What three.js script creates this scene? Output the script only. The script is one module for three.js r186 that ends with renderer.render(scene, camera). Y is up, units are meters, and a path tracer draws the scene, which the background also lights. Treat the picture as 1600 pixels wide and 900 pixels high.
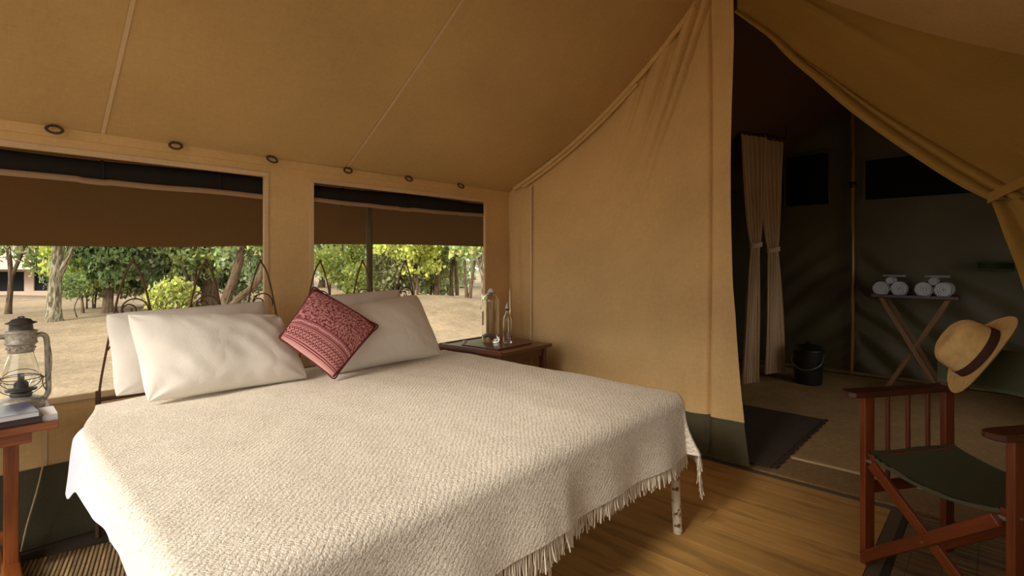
import * as THREE from 'three';
import { RoundedBoxGeometry } from 'three/addons/geometries/RoundedBoxGeometry.js';
import { mergeGeometries } from 'three/addons/utils/BufferGeometryUtils.js';
import { ImprovedNoise } from 'three/addons/math/ImprovedNoise.js';

// ---------------------------------------------------------------- camera, sky, sun, exposure
const scene = new THREE.Scene();
const camera = new THREE.PerspectiveCamera(58.47, 16 / 9, 0.05, 200);
camera.position.set(0, 1.2, 0);
camera.rotation.y = THREE.MathUtils.degToRad(-46.6);
camera.setViewOffset(1600, 900, 0, 40, 1600, 900);           // shift lens: verticals stay vertical
camera.updateProjectionMatrix();

scene.background = new THREE.Color().setRGB(1.0, 0.97, 0.92);  // bright hazy overcast
const sun = new THREE.DirectionalLight(new THREE.Color().setRGB(1, 0.93, 0.82), 1.6);
sun.position.set(-16, 9.5, 1.5);
sun.shadow.radius = 34;                                       // sun through thin haze
sun.castShadow = true;
Object.assign(sun.shadow.camera, { left: -30, right: 30, top: 30, bottom: -30, near: 1, far: 80 });
sun.shadow.mapSize.set(2048, 2048);
scene.add(sun, sun.target);

const renderer = new THREE.WebGLRenderer({ antialias: true });
renderer.toneMapping = THREE.LinearToneMapping;
renderer.toneMappingExposure = 2.4;
renderer.shadowMap.enabled = true;

// ---------------------------------------------------------------- helpers
const V = (x, y, z) => new THREE.Vector3(x, y, z);
const clamp = THREE.MathUtils.clamp, lerp = THREE.MathUtils.lerp;
const sstep = (x, a, b) => { const t = clamp((x - a) / (b - a), 0, 1); return t * t * (3 - 2 * t); };   // a may lie above b
function rng(seed) { let a = seed >>> 0; return () => { a = (a + 0x6D2B79F5) | 0; let t = Math.imul(a ^ (a >>> 15), 1 | a); t = (t + Math.imul(t ^ (t >>> 7), 61 | t)) ^ t; return ((t ^ (t >>> 14)) >>> 0) / 4294967296; }; }
const perlin = new ImprovedNoise();
const ns = (x, y, z = 0) => perlin.noise(x + 100.37, y + 100.71, z + 100.13);
const fbm = (x, y, z = 0) => ns(x, y, z) + 0.5 * ns(x * 2.1, y * 2.1, z + 7) + 0.25 * ns(x * 4.3, y * 4.3, z + 13);

const used = new Map();
function numbered(name) { const n = used.get(name) ?? 0; used.set(name, n + 1); return n ? name + '_' + String(n).padStart(3, '0') : name; }
function tag(o, label, category, group, kind) {
  if (label) o.userData.label = label;
  if (category) o.userData.category = category;
  if (group) o.userData.group = group;
  if (kind) o.userData.kind = kind;
  return o;
}
function thing(name, label, category, [x, y, z] = [0, 0, 0], turn = 0, group) {
  const o = new THREE.Group(); o.name = numbered(name); o.position.set(x, y, z); o.rotation.y = turn;
  tag(o, label, category, group); scene.add(o); return o;
}
function structure(name, label) { const o = new THREE.Group(); o.name = numbered(name); o.userData.kind = 'structure'; if (label) o.userData.label = label; scene.add(o); return o; }
function merged(list) {
  list = [].concat(list).map((g) => {
    g = g.index ? g.toNonIndexed() : g;
    for (const k of Object.keys(g.attributes)) if (!['position', 'normal', 'uv'].includes(k)) g.deleteAttribute(k);
    if (!g.attributes.uv) g.setAttribute('uv', new THREE.BufferAttribute(new Float32Array(g.attributes.position.count * 2), 2));
    return g;
  });
  return list.length === 1 ? list[0] : mergeGeometries(list);
}
function part(name, geos, material, parent = scene) {
  const g = Array.isArray(geos) ? (geos.length === 1 ? geos[0] : merged(geos)) : geos;
  const m = new THREE.Mesh(g, material); m.name = parent === scene ? numbered(name) : childName(name, parent);
  m.castShadow = m.receiveShadow = true; parent.add(m); return m;
}
function childName(name, parent) { const n = parent.children.filter((c) => c.name === name || c.name.startsWith(name + '_0')).length; return n ? name + '_' + String(n).padStart(3, '0') : name; }

// uv in metres on a box-like geometry, u along its longest side
function boxUV(g, seed = 0) {
  g.computeBoundingBox(); const s = g.boundingBox.getSize(V(0, 0, 0)).toArray();
  const long = s.indexOf(Math.max(...s)), p = g.attributes.position, n = g.attributes.normal, uv = new Float32Array(p.count * 2);
  const r = rng(seed * 7919 + 17), o = r() * 3, q = r() * 3;
  for (let i = 0; i < p.count; i++) {
    const a = [p.getX(i), p.getY(i), p.getZ(i)], m = [n.getX(i), n.getY(i), n.getZ(i)].map(Math.abs), ax = m.indexOf(Math.max(...m));
    let u = long, v; if (ax === long) { u = (long + 1) % 3; v = (long + 2) % 3; } else v = 3 - ax - long;
    uv[2 * i] = a[u] + o; uv[2 * i + 1] = a[v] + q + ax * 0.37;
  }
  g.setAttribute('uv', new THREE.BufferAttribute(uv, 2)); return g;
}
let boxSeed = 1;
function box(w, h, d, x = 0, y = 0, z = 0, r = 0.004) {
  const g = boxUV(new RoundedBoxGeometry(w, h, d, 2, Math.min(r, w / 2.1, h / 2.1, d / 2.1)), boxSeed++); return g.translate(x, y, z);
}
function bar(p, q, w, h, up = V(0, 1, 0), r = 0.003) {      // w across, h along up
  const d = q.clone().sub(p), L = d.length(), X = d.normalize(), Z = X.clone().cross(up).normalize(), Y = Z.clone().cross(X);
  const g = box(L, h, w, 0, 0, 0, r); g.applyMatrix4(new THREE.Matrix4().makeBasis(X, Y, Z).setPosition(p.clone().add(q).multiplyScalar(0.5))); return g;
}
function tube(pts, r, seg = 24, rad = 8, closed = false) {
  const c = new THREE.CatmullRomCurve3(pts.map((p) => (p.isVector3 ? p : V(...p))), closed, 'centripetal');
  const g = new THREE.TubeGeometry(c, seg, r, rad, closed), L = c.getLength(), uv = g.attributes.uv;
  for (let i = 0; i < uv.count; i++) uv.setXY(i, uv.getX(i) * L, uv.getY(i) * r * 6.28);
  if (closed) return g;
  const caps = [0, 1].map((t) => new THREE.SphereGeometry(r, rad, 6).translate(...c.getPoint(t).toArray()));
  return merged([g, ...caps]);
}
function rod(p, q, r0, r1 = r0, rad = 12) {
  const a = V(...p), b = V(...q), L = a.distanceTo(b), g = new THREE.CylinderGeometry(r1, r0, L, rad, 1), uv = g.attributes.uv;
  for (let i = 0; i < uv.count; i++) uv.setXY(i, uv.getY(i) * L, uv.getX(i) * r0 * 6.28);
  g.applyQuaternion(new THREE.Quaternion().setFromUnitVectors(V(0, 1, 0), b.clone().sub(a).normalize())); return g.translate(...a.add(b).multiplyScalar(0.5).toArray());
}
const lathe = (pts, seg = 32) => new THREE.LatheGeometry(pts.map(([x, y]) => new THREE.Vector2(x, y)), seg);
// a sheet of cloth with thickness: fn(u, v) in 0..1 -> [x, y, z]; L = size in metres for the uv
function sheet(nu, nv, fn, L = [1, 1], t = 0.004) {
  const P = [], N = [], pos = [], nor = [], uv = [], idx = [];
  for (let j = 0; j <= nv; j++) for (let i = 0; i <= nu; i++) P.push(V(...fn(i / nu, j / nv)));
  const at = (i, j) => P[clamp(j, 0, nv) * (nu + 1) + clamp(i, 0, nu)];
  for (let j = 0; j <= nv; j++) for (let i = 0; i <= nu; i++) {
    const a = at(i + 1, j).clone().sub(at(i - 1, j)), b = at(i, j + 1).clone().sub(at(i, j - 1)); N.push(a.cross(b).normalize());
  }
  const W = nu + 1, C = P.length;
  for (const s of [1, -1]) P.forEach((p, k) => {
    const q = s > 0 ? p : p.clone().addScaledVector(N[k], -t); pos.push(q.x, q.y, q.z); nor.push(N[k].x * s, N[k].y * s, N[k].z * s);
    uv.push(((k % W) / nu) * L[0], (Math.floor(k / W) / nv) * L[1]);
  });
  for (let j = 0; j < nv; j++) for (let i = 0; i < nu; i++) {
    const a = j * W + i, b = a + 1, c = a + W, d = c + 1; idx.push(a, b, d, a, d, c, C + a, C + d, C + b, C + a, C + c, C + d);
  }
  const rim = []; for (let i = 0; i < nu; i++) rim.push([i, i + 1]); for (let j = 0; j < nv; j++) rim.push([j * W + nu, (j + 1) * W + nu]);
  for (let i = nu; i > 0; i--) rim.push([nv * W + i, nv * W + i - 1]); for (let j = nv; j > 0; j--) rim.push([j * W, (j - 1) * W]);
  for (const [a, b] of rim) idx.push(a, C + a, b, b, C + a, C + b);
  const g = new THREE.BufferGeometry();
  g.setAttribute('position', new THREE.Float32BufferAttribute(pos, 3)); g.setAttribute('normal', new THREE.Float32BufferAttribute(nor, 3));
  g.setAttribute('uv', new THREE.Float32BufferAttribute(uv, 2)); g.setIndex(idx); return g;
}
function slab(points, t, holes = [], bevel = 0) {               // an outline in x, y pulled out along z
  const s = new THREE.Shape(points.map(([x, y]) => new THREE.Vector2(x, y)));
  for (const h of holes) s.holes.push(new THREE.Path(h.map(([x, y]) => new THREE.Vector2(x, y))));
  return new THREE.ExtrudeGeometry(s, { depth: t, bevelEnabled: bevel > 0, bevelSize: bevel, bevelThickness: bevel, bevelSegments: 1 });
}

// ---------------------------------------------------------------- textures
const hash = (i, j, s) => { let h = Math.imul(i, 374761393) ^ Math.imul(j, 668265263) ^ Math.imul(s, 2246822519); h = Math.imul(h ^ (h >>> 13), 1274126177); return ((h ^ (h >>> 16)) >>> 0) / 4294967296; };
function tn(x, y, fx, fy, s) {                                   // noise that tiles on the unit square
  x *= fx; y *= fy; const i = Math.floor(x), j = Math.floor(y), a = x - i, b = y - j, u = a * a * (3 - 2 * a), v = b * b * (3 - 2 * b), m = (k, n) => ((k % n) + n) % n;
  const h = (p, q) => hash(m(p, fx), m(q, fy), s); return lerp(lerp(h(i, j), h(i + 1, j), u), lerp(h(i, j + 1), h(i + 1, j + 1), u), v);
}
const tfbm = (x, y, f, s, g = f) => (tn(x, y, f, g, s) + 0.5 * tn(x, y, f * 2, g * 2, s + 1) + 0.25 * tn(x, y, f * 4, g * 4, s + 2)) / 1.75;
function texture(size, fn, metres = 1, srgb = false, h = size) {
  const d = new Uint8Array(size * h * 4);
  for (let j = 0; j < h; j++) for (let i = 0; i < size; i++) {
    const c = fn(i / size, j / h), k = (j * size + i) * 4, a = Array.isArray(c) ? c : [c, c, c];
    for (let n = 0; n < 3; n++) d[k + n] = clamp(a[n], 0, 1) * 255; d[k + 3] = 255;
  }
  const t = new THREE.DataTexture(d, size, h); t.wrapS = t.wrapT = THREE.RepeatWrapping; t.magFilter = THREE.LinearFilter; t.minFilter = THREE.LinearMipmapLinearFilter; t.generateMipmaps = true;
  if (srgb) t.colorSpace = THREE.SRGBColorSpace; const m = [].concat(metres); t.repeat.set(1 / m[0], 1 / (m[1] ?? m[0])); t.needsUpdate = true; return t;
}
const mul = (c, k) => c.map((v) => v * k), mix3 = (a, b, t) => a.map((v, i) => lerp(v, b[i], t));
const std = (o) => { const c = o.rgb; delete o.rgb; const m = new THREE.MeshStandardMaterial({ roughness: 0.9, metalness: 0, side: THREE.DoubleSide, ...o }); if (c) m.color.setRGB(...c); return m; };
const phys = (o) => { const c = o.rgb; delete o.rgb; const m = new THREE.MeshPhysicalMaterial({ roughness: 0.9, metalness: 0, side: THREE.DoubleSide, ...o }); if (c) m.color.setRGB(...c); return m; };

// woven canvas: faint slubs, soft creases
const canvasMap = texture(512, (x, y) => 0.91 + 0.09 * tfbm(x, y, 5, 3) + 0.03 * (tn(x, y, 256, 64, 5) - 0.5) + 0.03 * (tn(x, y, 64, 256, 6) - 0.5), 1.6, true);
const canvasBump = texture(512, (x, y) => 0.55 * tfbm(x, y, 4, 11) + 0.3 * Math.abs(tfbm(x, y, 6, 12) * 2 - 1) + 0.06 * tn(x, y, 256, 256, 15), 1.6);
const M = {};
M.canvas = std({ rgb: [0.79, 0.53, 0.235], map: canvasMap, bumpMap: canvasBump, bumpScale: 0.005 });
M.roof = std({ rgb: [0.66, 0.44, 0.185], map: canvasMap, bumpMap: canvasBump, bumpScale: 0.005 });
M.canvasEdge = std({ rgb: [0.78, 0.56, 0.33], map: canvasMap, bumpMap: canvasBump, bumpScale: 0.004 });
M.flap = std({ rgb: [0.36, 0.215, 0.045], map: canvasMap, bumpMap: canvasBump, bumpScale: 0.005 });
M.mud = std({ rgb: [0.085, 0.075, 0.035], map: canvasMap, bumpMap: canvasBump, bumpScale: 0.02, roughness: 0.75 });
M.fly = phys({ rgb: [0.125, 0.062, 0.012], map: canvasMap, bumpMap: canvasBump, bumpScale: 0.01 });
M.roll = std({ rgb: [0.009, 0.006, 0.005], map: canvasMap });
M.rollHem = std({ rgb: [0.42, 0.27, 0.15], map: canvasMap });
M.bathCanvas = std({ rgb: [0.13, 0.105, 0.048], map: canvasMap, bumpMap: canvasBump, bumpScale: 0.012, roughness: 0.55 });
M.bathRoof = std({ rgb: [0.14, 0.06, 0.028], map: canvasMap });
M.net = std({ rgb: [0.004, 0.004, 0.005], roughness: 1 });
M.curtain = std({ rgb: [0.68, 0.48, 0.28], map: canvasMap });
M.sheetWhite = std({ rgb: [0.54, 0.545, 0.61], bumpMap: texture(512, (x, y) => tfbm(x, y, 6, 41) + 0.4 * Math.abs(tfbm(x, y, 9, 44) * 2 - 1), 0.9), bumpScale: 0.006 });
M.linen = std({ rgb: [0.72, 0.67, 0.60], bumpMap: texture(512, (x, y) => 0.7 * tfbm(x, y, 5, 51) + 0.5 * Math.abs(tfbm(x, y, 7, 54) * 2 - 1) + 0.05 * tn(x, y, 200, 200, 55), 0.8), bumpScale: 0.006 });

// blanket: chunky hand-woven twill
function twill(x, y) {
  const w = tfbm(x, y, 14, 61) - 0.5, n = 20, a = (x + y) * n + w * 0.8 + 0.5 * (tn(x, y, 80, 80, 62) - 0.5), b = (x - y) * 44 + Math.floor(a) * 0.5 + w;
  const rib = 0.25 + 0.75 * Math.pow(Math.abs(Math.sin(Math.PI * a)), 0.8), strand = 0.5 + 0.5 * Math.pow(Math.abs(Math.sin(Math.PI * b)), 0.6);
  return clamp(rib * strand * (0.5 + 0.7 * tn(x, y, 110, 110, 63) + 0.3 * tn(x, y, 40, 40, 64)), 0, 1);
}
const blanketMap = texture(1024, (x, y) => { const h = twill(x, y), k = 0.84 + 0.2 * tn(x, y, 140, 140, 66); return mul(mix3([0.77, 0.69, 0.56], [0.96, 0.925, 0.86], sstep(h, 0.05, 0.6)), k); }, 0.42, true);
const blanketBump = texture(1024, (x, y) => twill(x, y) * 0.65 + 0.35 * tn(x, y, 200, 200, 67), 0.42);
M.blanket = std({ map: blanketMap, bumpMap: blanketBump, bumpScale: 0.0017, roughness: 1 });
M.fringe = std({ rgb: [0.70, 0.62, 0.49], roughness: 1 });

// wood
const grain = (f, s) => (x, y) => { const w = 0.04 * tfbm(x, y, 4, s), l = tn(x, y + w, 5, f, s + 3) * 0.5 + tn(x, y + w, 9, f * 3, s + 4) * 0.3 + tn(x, y, 30, f * 6, s + 5) * 0.2; return l; };
const g1 = grain(20, 71), woodTex = texture(512, (x, y) => { const k = g1(x, y); return [0.62 + 0.38 * k, 0.56 + 0.44 * k, 0.5 + 0.5 * k]; }, [0.9, 0.35], true);
const woodRough = texture(256, (x, y) => 0.35 + 0.35 * tfbm(x, y, 6, 77), 0.5);
M.chairWood = phys({ rgb: [0.27, 0.058, 0.013], map: woodTex, roughness: 0.42, clearcoat: 0.25, clearcoatRoughness: 0.35 });
M.armWood = phys({ rgb: [0.10, 0.024, 0.010], map: woodTex, roughness: 0.4, clearcoat: 0.25, clearcoatRoughness: 0.35 });
M.darkWood = phys({ rgb: [0.085, 0.028, 0.014], map: woodTex, roughness: 0.38, clearcoat: 0.2, clearcoatRoughness: 0.35 });
M.redWood = phys({ rgb: [0.20, 0.062, 0.026], map: woodTex, roughness: 0.36, clearcoat: 0.2, clearcoatRoughness: 0.35 });
M.tableWood = phys({ rgb: [0.37, 0.105, 0.02], map: woodTex, roughness: 0.45, clearcoat: 0.15, clearcoatRoughness: 0.4 });
M.rackWood = std({ rgb: [0.34, 0.18, 0.08], map: woodTex, roughness: 0.6 });
M.poleWood = phys({ rgb: [0.60, 0.26, 0.08], map: woodTex, roughness: 0.3, clearcoat: 0.3, clearcoatRoughness: 0.25 });
M.greyPole = std({ rgb: [0.22, 0.19, 0.12], map: woodTex });
const g2 = grain(26, 81), plankTex = texture(1024, (x, y) => { const k = g2(x, y), d = sstep(tfbm(x, y, 6, 88, 14), 0.55, 0.75); return mul([0.80 + 0.12 * k, 0.69 + 0.15 * k, 0.52 + 0.17 * k], 1 - 0.13 * d); }, [1.4, 0.6], true);
M.planks = [0.97, 0.90, 1.03].map((k) => std({ rgb: [0.70 * k, 0.50 * k, 0.24 * k], map: plankTex, roughness: 0.62, bumpMap: plankTex, bumpScale: 0.001 }));
M.matBorder = std({ rgb: [0.13, 0.085, 0.045], roughness: 1 });
const reed = (x, y) => Math.pow(Math.abs(Math.sin(Math.PI * x * 40)), 0.6), reedMap = texture(1024, (x, y) => { const h = reed(x, y), k = 0.7 + 0.5 * tn(x, y, 80, 5, 91); return mul(mix3([0.22, 0.16, 0.09], [0.62, 0.50, 0.33], h), k * (Math.abs(Math.sin(Math.PI * y * 6)) < 0.06 ? 0.7 : 1)); }, 0.6, true);
const reedBump = texture(1024, reed, 0.6);
M.reed = std({ map: reedMap, bumpMap: reedBump, bumpScale: 0.004, roughness: 0.8 });
const sisal = (x, y) => 0.5 + 0.25 * Math.sin(2 * Math.PI * x * 48) * Math.sin(2 * Math.PI * y * 48) + 0.4 * (tn(x, y, 60, 60, 95) - 0.5);
M.sisal = std({ rgb: [0.68, 0.41, 0.16], map: texture(512, (x, y) => 0.65 + 0.3 * sisal(x, y) * (0.7 + 0.6 * tfbm(x, y, 5, 96)), 0.6, true), bumpMap: texture(512, sisal, 0.6), bumpScale: 0.003 });
M.sisalDark = M.sisal.clone(); M.sisalDark.color.setRGB(0.10, 0.058, 0.034);
M.sisalMid = M.sisal.clone(); M.sisalMid.color.setRGB(0.46, 0.27, 0.10);
M.cord = std({ rgb: [0.085, 0.05, 0.028] });
M.groundsheet = std({ rgb: [0.07, 0.05, 0.032], map: canvasMap, bumpMap: canvasBump, bumpScale: 0.004 });

M.iron = std({ rgb: [0.115, 0.052, 0.024], roughness: 0.65, metalness: 0.25 });
M.ironPaint = std({ roughness: 0.6, map: texture(256, (x, y) => mix3([0.80, 0.75, 0.65], [0.40, 0.25, 0.13], sstep(tfbm(x, y, 9, 101), 0.62, 0.80)), [0.16, 0.16], true) });
M.lanternMetal = std({ roughness: 0.42, metalness: 0.35, map: texture(256, (x, y) => mix3([0.74, 0.72, 0.67], [0.44, 0.40, 0.34], tfbm(x, y, 8, 105)), 0.2, true) });
M.lanternDark = std({ rgb: [0.075, 0.065, 0.055], roughness: 0.5, metalness: 0.5 });
M.steel = std({ rgb: [0.45, 0.44, 0.43], roughness: 0.35, metalness: 0.9 });
M.brass = std({ rgb: [0.40, 0.24, 0.09], roughness: 0.4, metalness: 0.8 });
M.thinGlass = phys({ rgb: [0.95, 0.95, 0.93], transmission: 1, thickness: 0, roughness: 0.03, ior: 1.45 });
M.glass = phys({ rgb: [0.96, 0.97, 0.95], transmission: 1, thickness: 0.01, roughness: 0.02, ior: 1.48 });
M.water = phys({ rgb: [0.97, 0.98, 0.98], transmission: 1, thickness: 0.05, roughness: 0.0, ior: 1.33 });
M.greenCloth = std({ rgb: [0.070, 0.080, 0.032], map: canvasMap, bumpMap: canvasBump, bumpScale: 0.005 });
M.towel = std({ rgb: [0.72, 0.71, 0.74], bumpMap: texture(256, (x, y) => tn(x, y, 120, 120, 111), 0.2), bumpScale: 0.004, roughness: 1 });
M.black = std({ rgb: [0.012, 0.012, 0.012], roughness: 0.4 });
M.paper = std({ rgb: [0.74, 0.70, 0.66] });
M.pageEdge = std({ roughness: 0.9, map: texture(64, (x, y) => 0.68 + 0.22 * tn(x, y, 2, 32, 121), [0.1, 0.02], true) });
M.magCover = phys({ roughness: 0.3, clearcoat: 0.4, clearcoatRoughness: 0.2, map: texture(256, (x, y) => { const k = tfbm(x, y, 4, 125), b = sstep(y + 0.3 * (k - 0.5), 0.35, 0.6); return mix3(mix3([0.62, 0.62, 0.66], [0.25, 0.27, 0.36], k), [0.36, 0.33, 0.42], b); }, 0.32, true) });
M.bookCover = std({ rgb: [0.045, 0.018, 0.014], roughness: 0.5 });
const straw = (x, y) => 0.5 + 0.5 * Math.sin(2 * Math.PI * (x * 60)) * Math.sin(2 * Math.PI * (y * 60 + 0.5 * Math.floor(x * 120)));
M.straw = std({ map: texture(512, (x, y) => mul([0.93, 0.78, 0.52], 0.80 + 0.22 * straw(x, y) + 0.14 * tfbm(x, y, 12, 131)), 0.22, true), bumpMap: texture(512, straw, 0.22), bumpScale: 0.0016, roughness: 0.8 });
M.hatBand = std({ rgb: [0.045, 0.016, 0.010], roughness: 0.8 });
M.whitePlastic = std({ rgb: [0.8, 0.79, 0.76], roughness: 0.35 });
M.redLabel = std({ rgb: [0.42, 0.09, 0.05], roughness: 0.7 });

// outdoors
const dryGrass = texture(1024, (x, y) => { const a = tfbm(x, y, 7, 141), b = tfbm(x, y, 40, 144), c = tn(x, y, 220, 90, 147); return mul(mix3([0.45, 0.385, 0.285], [0.69, 0.60, 0.465], a * 0.75 + b * 0.25), 0.84 + 0.2 * c * (0.6 + 0.6 * b)); }, 4, true);
M.ground = std({ map: dryGrass, bumpMap: dryGrass, bumpScale: 0.02, roughness: 1 });
const barkT = (x, y) => 0.75 * tfbm(x, y, 11, 151, 9) + 0.25 * tn(x, y, 40, 12, 155);
M.bark = std({ map: texture(512, (x, y) => mix3([0.34, 0.30, 0.23], [0.62, 0.59, 0.50], sstep(barkT(y, x), 0.30, 0.75)), [0.9, 0.5], true), bumpMap: texture(256, (x, y) => barkT(y, x), [0.9, 0.5]), bumpScale: 0.03, roughness: 1 });
M.barkBrown = std({ map: texture(256, (x, y) => mix3([0.20, 0.15, 0.10], [0.50, 0.42, 0.32], barkT(y, x)), [0.9, 0.4], true), roughness: 1 });
M.leaf = phys({ rgb: [1, 1, 1], roughness: 1, transmission: 0.35, thickness: 0 });
M.houseWall = std({ rgb: [0.55, 0.42, 0.32], map: canvasMap });
M.houseRoof = std({ rgb: [0.50, 0.40, 0.30], map: canvasMap });

// ---------------------------------------------------------------- setting: tent shell
const X0 = -0.9, XD = 3.1, XB = 6.6, ZH = -2.96, ZN = 0.7, ZR = -1.13, EAVE = 1.79, RIDGE = 2.97;
function roofY(x, z) {                                          // canvas roof, sagging towards the divider
  const rear = z < ZR, t = rear ? (z - ZH) / (ZR - ZH) : (ZN - z) / (ZN - ZR);
  const sag = (rear ? 0.122 : 0.095) * sstep(x, 1.2, XD) + 0.02;
  return lerp(EAVE, RIDGE, t) - sag * Math.sin(Math.PI * clamp(t, 0, 1)) + 0.04 * sstep(t, 0.7, 1) * sstep(x, 2, XD);
}
const rectHole = (x0, x1, y0, y1) => [[x0, y0], [x0, y1], [x1, y1], [x1, y0]];
const WIN = [[-0.27, 1.127, 0.615, 1.675], [1.413, 2.813, 0.608, 1.675]];
const planar = (g, f) => { const p = g.attributes.position, uv = new Float32Array(p.count * 2); for (let i = 0; i < p.count; i++) { const [a, b] = f(p.getX(i), p.getY(i), p.getZ(i)); uv[2 * i] = a; uv[2 * i + 1] = b; } g.setAttribute('uv', new THREE.BufferAttribute(uv, 2)); return g; };

const floor = structure('floor', 'dark groundsheet floor under the mats');
part('groundsheet', [box(XB - X0 + 0.05, 0.06, ZN - ZH + 0.03, (XB + X0) / 2, -0.03, (ZN + ZH) / 2)], M.groundsheet, floor);

{ // window wall behind the bed
  const wall = structure('wall_rear', 'tan canvas tent wall with two large window openings');
  part('canvas', planar(slab([[X0, 0], [XD, 0], [XD, EAVE + 0.01], [X0, EAVE + 0.01]], 0.012, WIN.map((w) => rectHole(...w))).translate(0, 0, ZH - 0.012), (x, y) => [x, y]), M.canvas, wall);
  part('eave_strip', [box(XD - X0, 0.045, 0.005, (XD + X0) / 2, 1.762, ZH + 0.003, 0.002)], M.canvas, wall);
  part('mud_flap', sheet(60, 10, (u, v) => { const x = lerp(X0, XD - 0.01, u), y = 0.327 * (1 - v) + 0.004; return [x, y, ZH + 0.006 + 0.018 * v * v + 0.010 * v * ns(x * 4, y * 3)]; }, [4, 0.33], 0.003), M.mud, wall);
  part('seam', [box(0.018, 0.33, 0.004, 0.225, 0.46, ZH + 0.002, 0.001)], M.canvasEdge, wall);
  tag(part('loose_cord', tube([[0.222, 0.36, ZH + 0.018], [0.20, 0.25, ZH + 0.03], [0.165, 0.10, ZH + 0.04], [0.150, 0.015, ZH + 0.045]], 0.003, 12, 5), M.canvasEdge), 'thin pale cord hanging from the wall beside the lantern table', 'cord');
}
WIN.forEach(([a, b, c, d], i) => {
  const w = structure('window_' + (i + 1), i ? 'open tent window beside the divider' : 'open tent window above the lantern');
  const t = 0.026, z = ZH + 0.003;
  part('window_frame', [box(b - a + 2 * t, t, 0.006, (a + b) / 2, d + t / 2, z, 0.002), box(b - a + 2 * t, t, 0.006, (a + b) / 2, c - t / 2, z, 0.002), box(t, d - c, 0.006, a - t / 2, (c + d) / 2, z, 0.002), box(t, d - c, 0.006, b + t / 2, (c + d) / 2, z, 0.002)], M.canvasEdge, w);
});
{ // roofs
  const roof = structure('ceiling', 'sloping tan canvas tent roof');
  const slope = (x0, x1, z0, z1, t) => sheet(48, 36, (u, v) => { const x = lerp(x0, x1, u), z = lerp(z0, z1, v); return [x, roofY(x, z) + 0.008 * ns(x * 1.3, z * 1.7), z]; }, [x1 - x0, 2.2], t);
  part('rear_slope', slope(X0, XD, ZR, ZH, 0.008), M.roof, roof);
  part('near_slope', slope(X0, XD, ZN, ZR, 0.008), M.roof, roof);
  const seam = (x, w = 0.016) => sheet(2, 40, (u, v) => { const z = lerp(ZR - 0.01, ZH + 0.004, v), xx = x + (u - 0.5) * w; return [xx, roofY(xx, z) + 0.008 * ns(xx * 1.3, z * 1.7) - 0.0095, z]; }, [w, 2.2], 0.003);
  part('seam', seam(0.42), M.canvasEdge, roof); part('seam', seam(1.62), M.canvasEdge, roof);
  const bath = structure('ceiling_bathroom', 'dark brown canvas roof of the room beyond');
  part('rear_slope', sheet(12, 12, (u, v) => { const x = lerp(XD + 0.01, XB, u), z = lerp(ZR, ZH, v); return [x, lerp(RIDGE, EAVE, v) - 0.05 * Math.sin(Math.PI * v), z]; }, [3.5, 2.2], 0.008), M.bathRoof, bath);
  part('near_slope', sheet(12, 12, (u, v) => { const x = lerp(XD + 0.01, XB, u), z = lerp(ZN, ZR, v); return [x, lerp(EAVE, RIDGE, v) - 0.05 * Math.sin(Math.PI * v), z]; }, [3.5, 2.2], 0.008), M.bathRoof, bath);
  const fly = structure('roof_fly', 'brown outer fly sheet hanging over the windows');
  const FE = -3.88;
  part('rear_sheet', sheet(40, 30, (u, v) => { const x = lerp(X0 - 0.05, XB + 0.3, u), z = lerp(ZR, FE, v), e = lerp(1.30, 1.375, sstep(x, 0, 3)); return [x, lerp(3.16, e, v) - 0.03 * Math.sin(Math.PI * v) + 0.012 * ns(x * 1.1, z * 2), z]; }, [7.5, 3.2], 0.006), M.fly, fly);
  part('near_sheet', sheet(20, 16, (u, v) => { const x = lerp(X0 - 0.05, XB + 0.3, u), z = lerp(1.3, ZR, v); return [x, lerp(1.56, 3.16, v), z]; }, [7.5, 3.2], 0.006), M.fly, fly);
  part('rear_hem', sheet(40, 1, (u, v) => { const x = lerp(X0 - 0.05, XB + 0.3, u), e = lerp(1.30, 1.375, sstep(x, 0, 3)) + 0.012 * ns(x * 1.1, FE * 2); return [x, e + 0.006 - 0.02 * v, FE - 0.008 + 0.001 * v]; }, [7.5, 0.03], 0.004), M.fly, fly);
}
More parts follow.
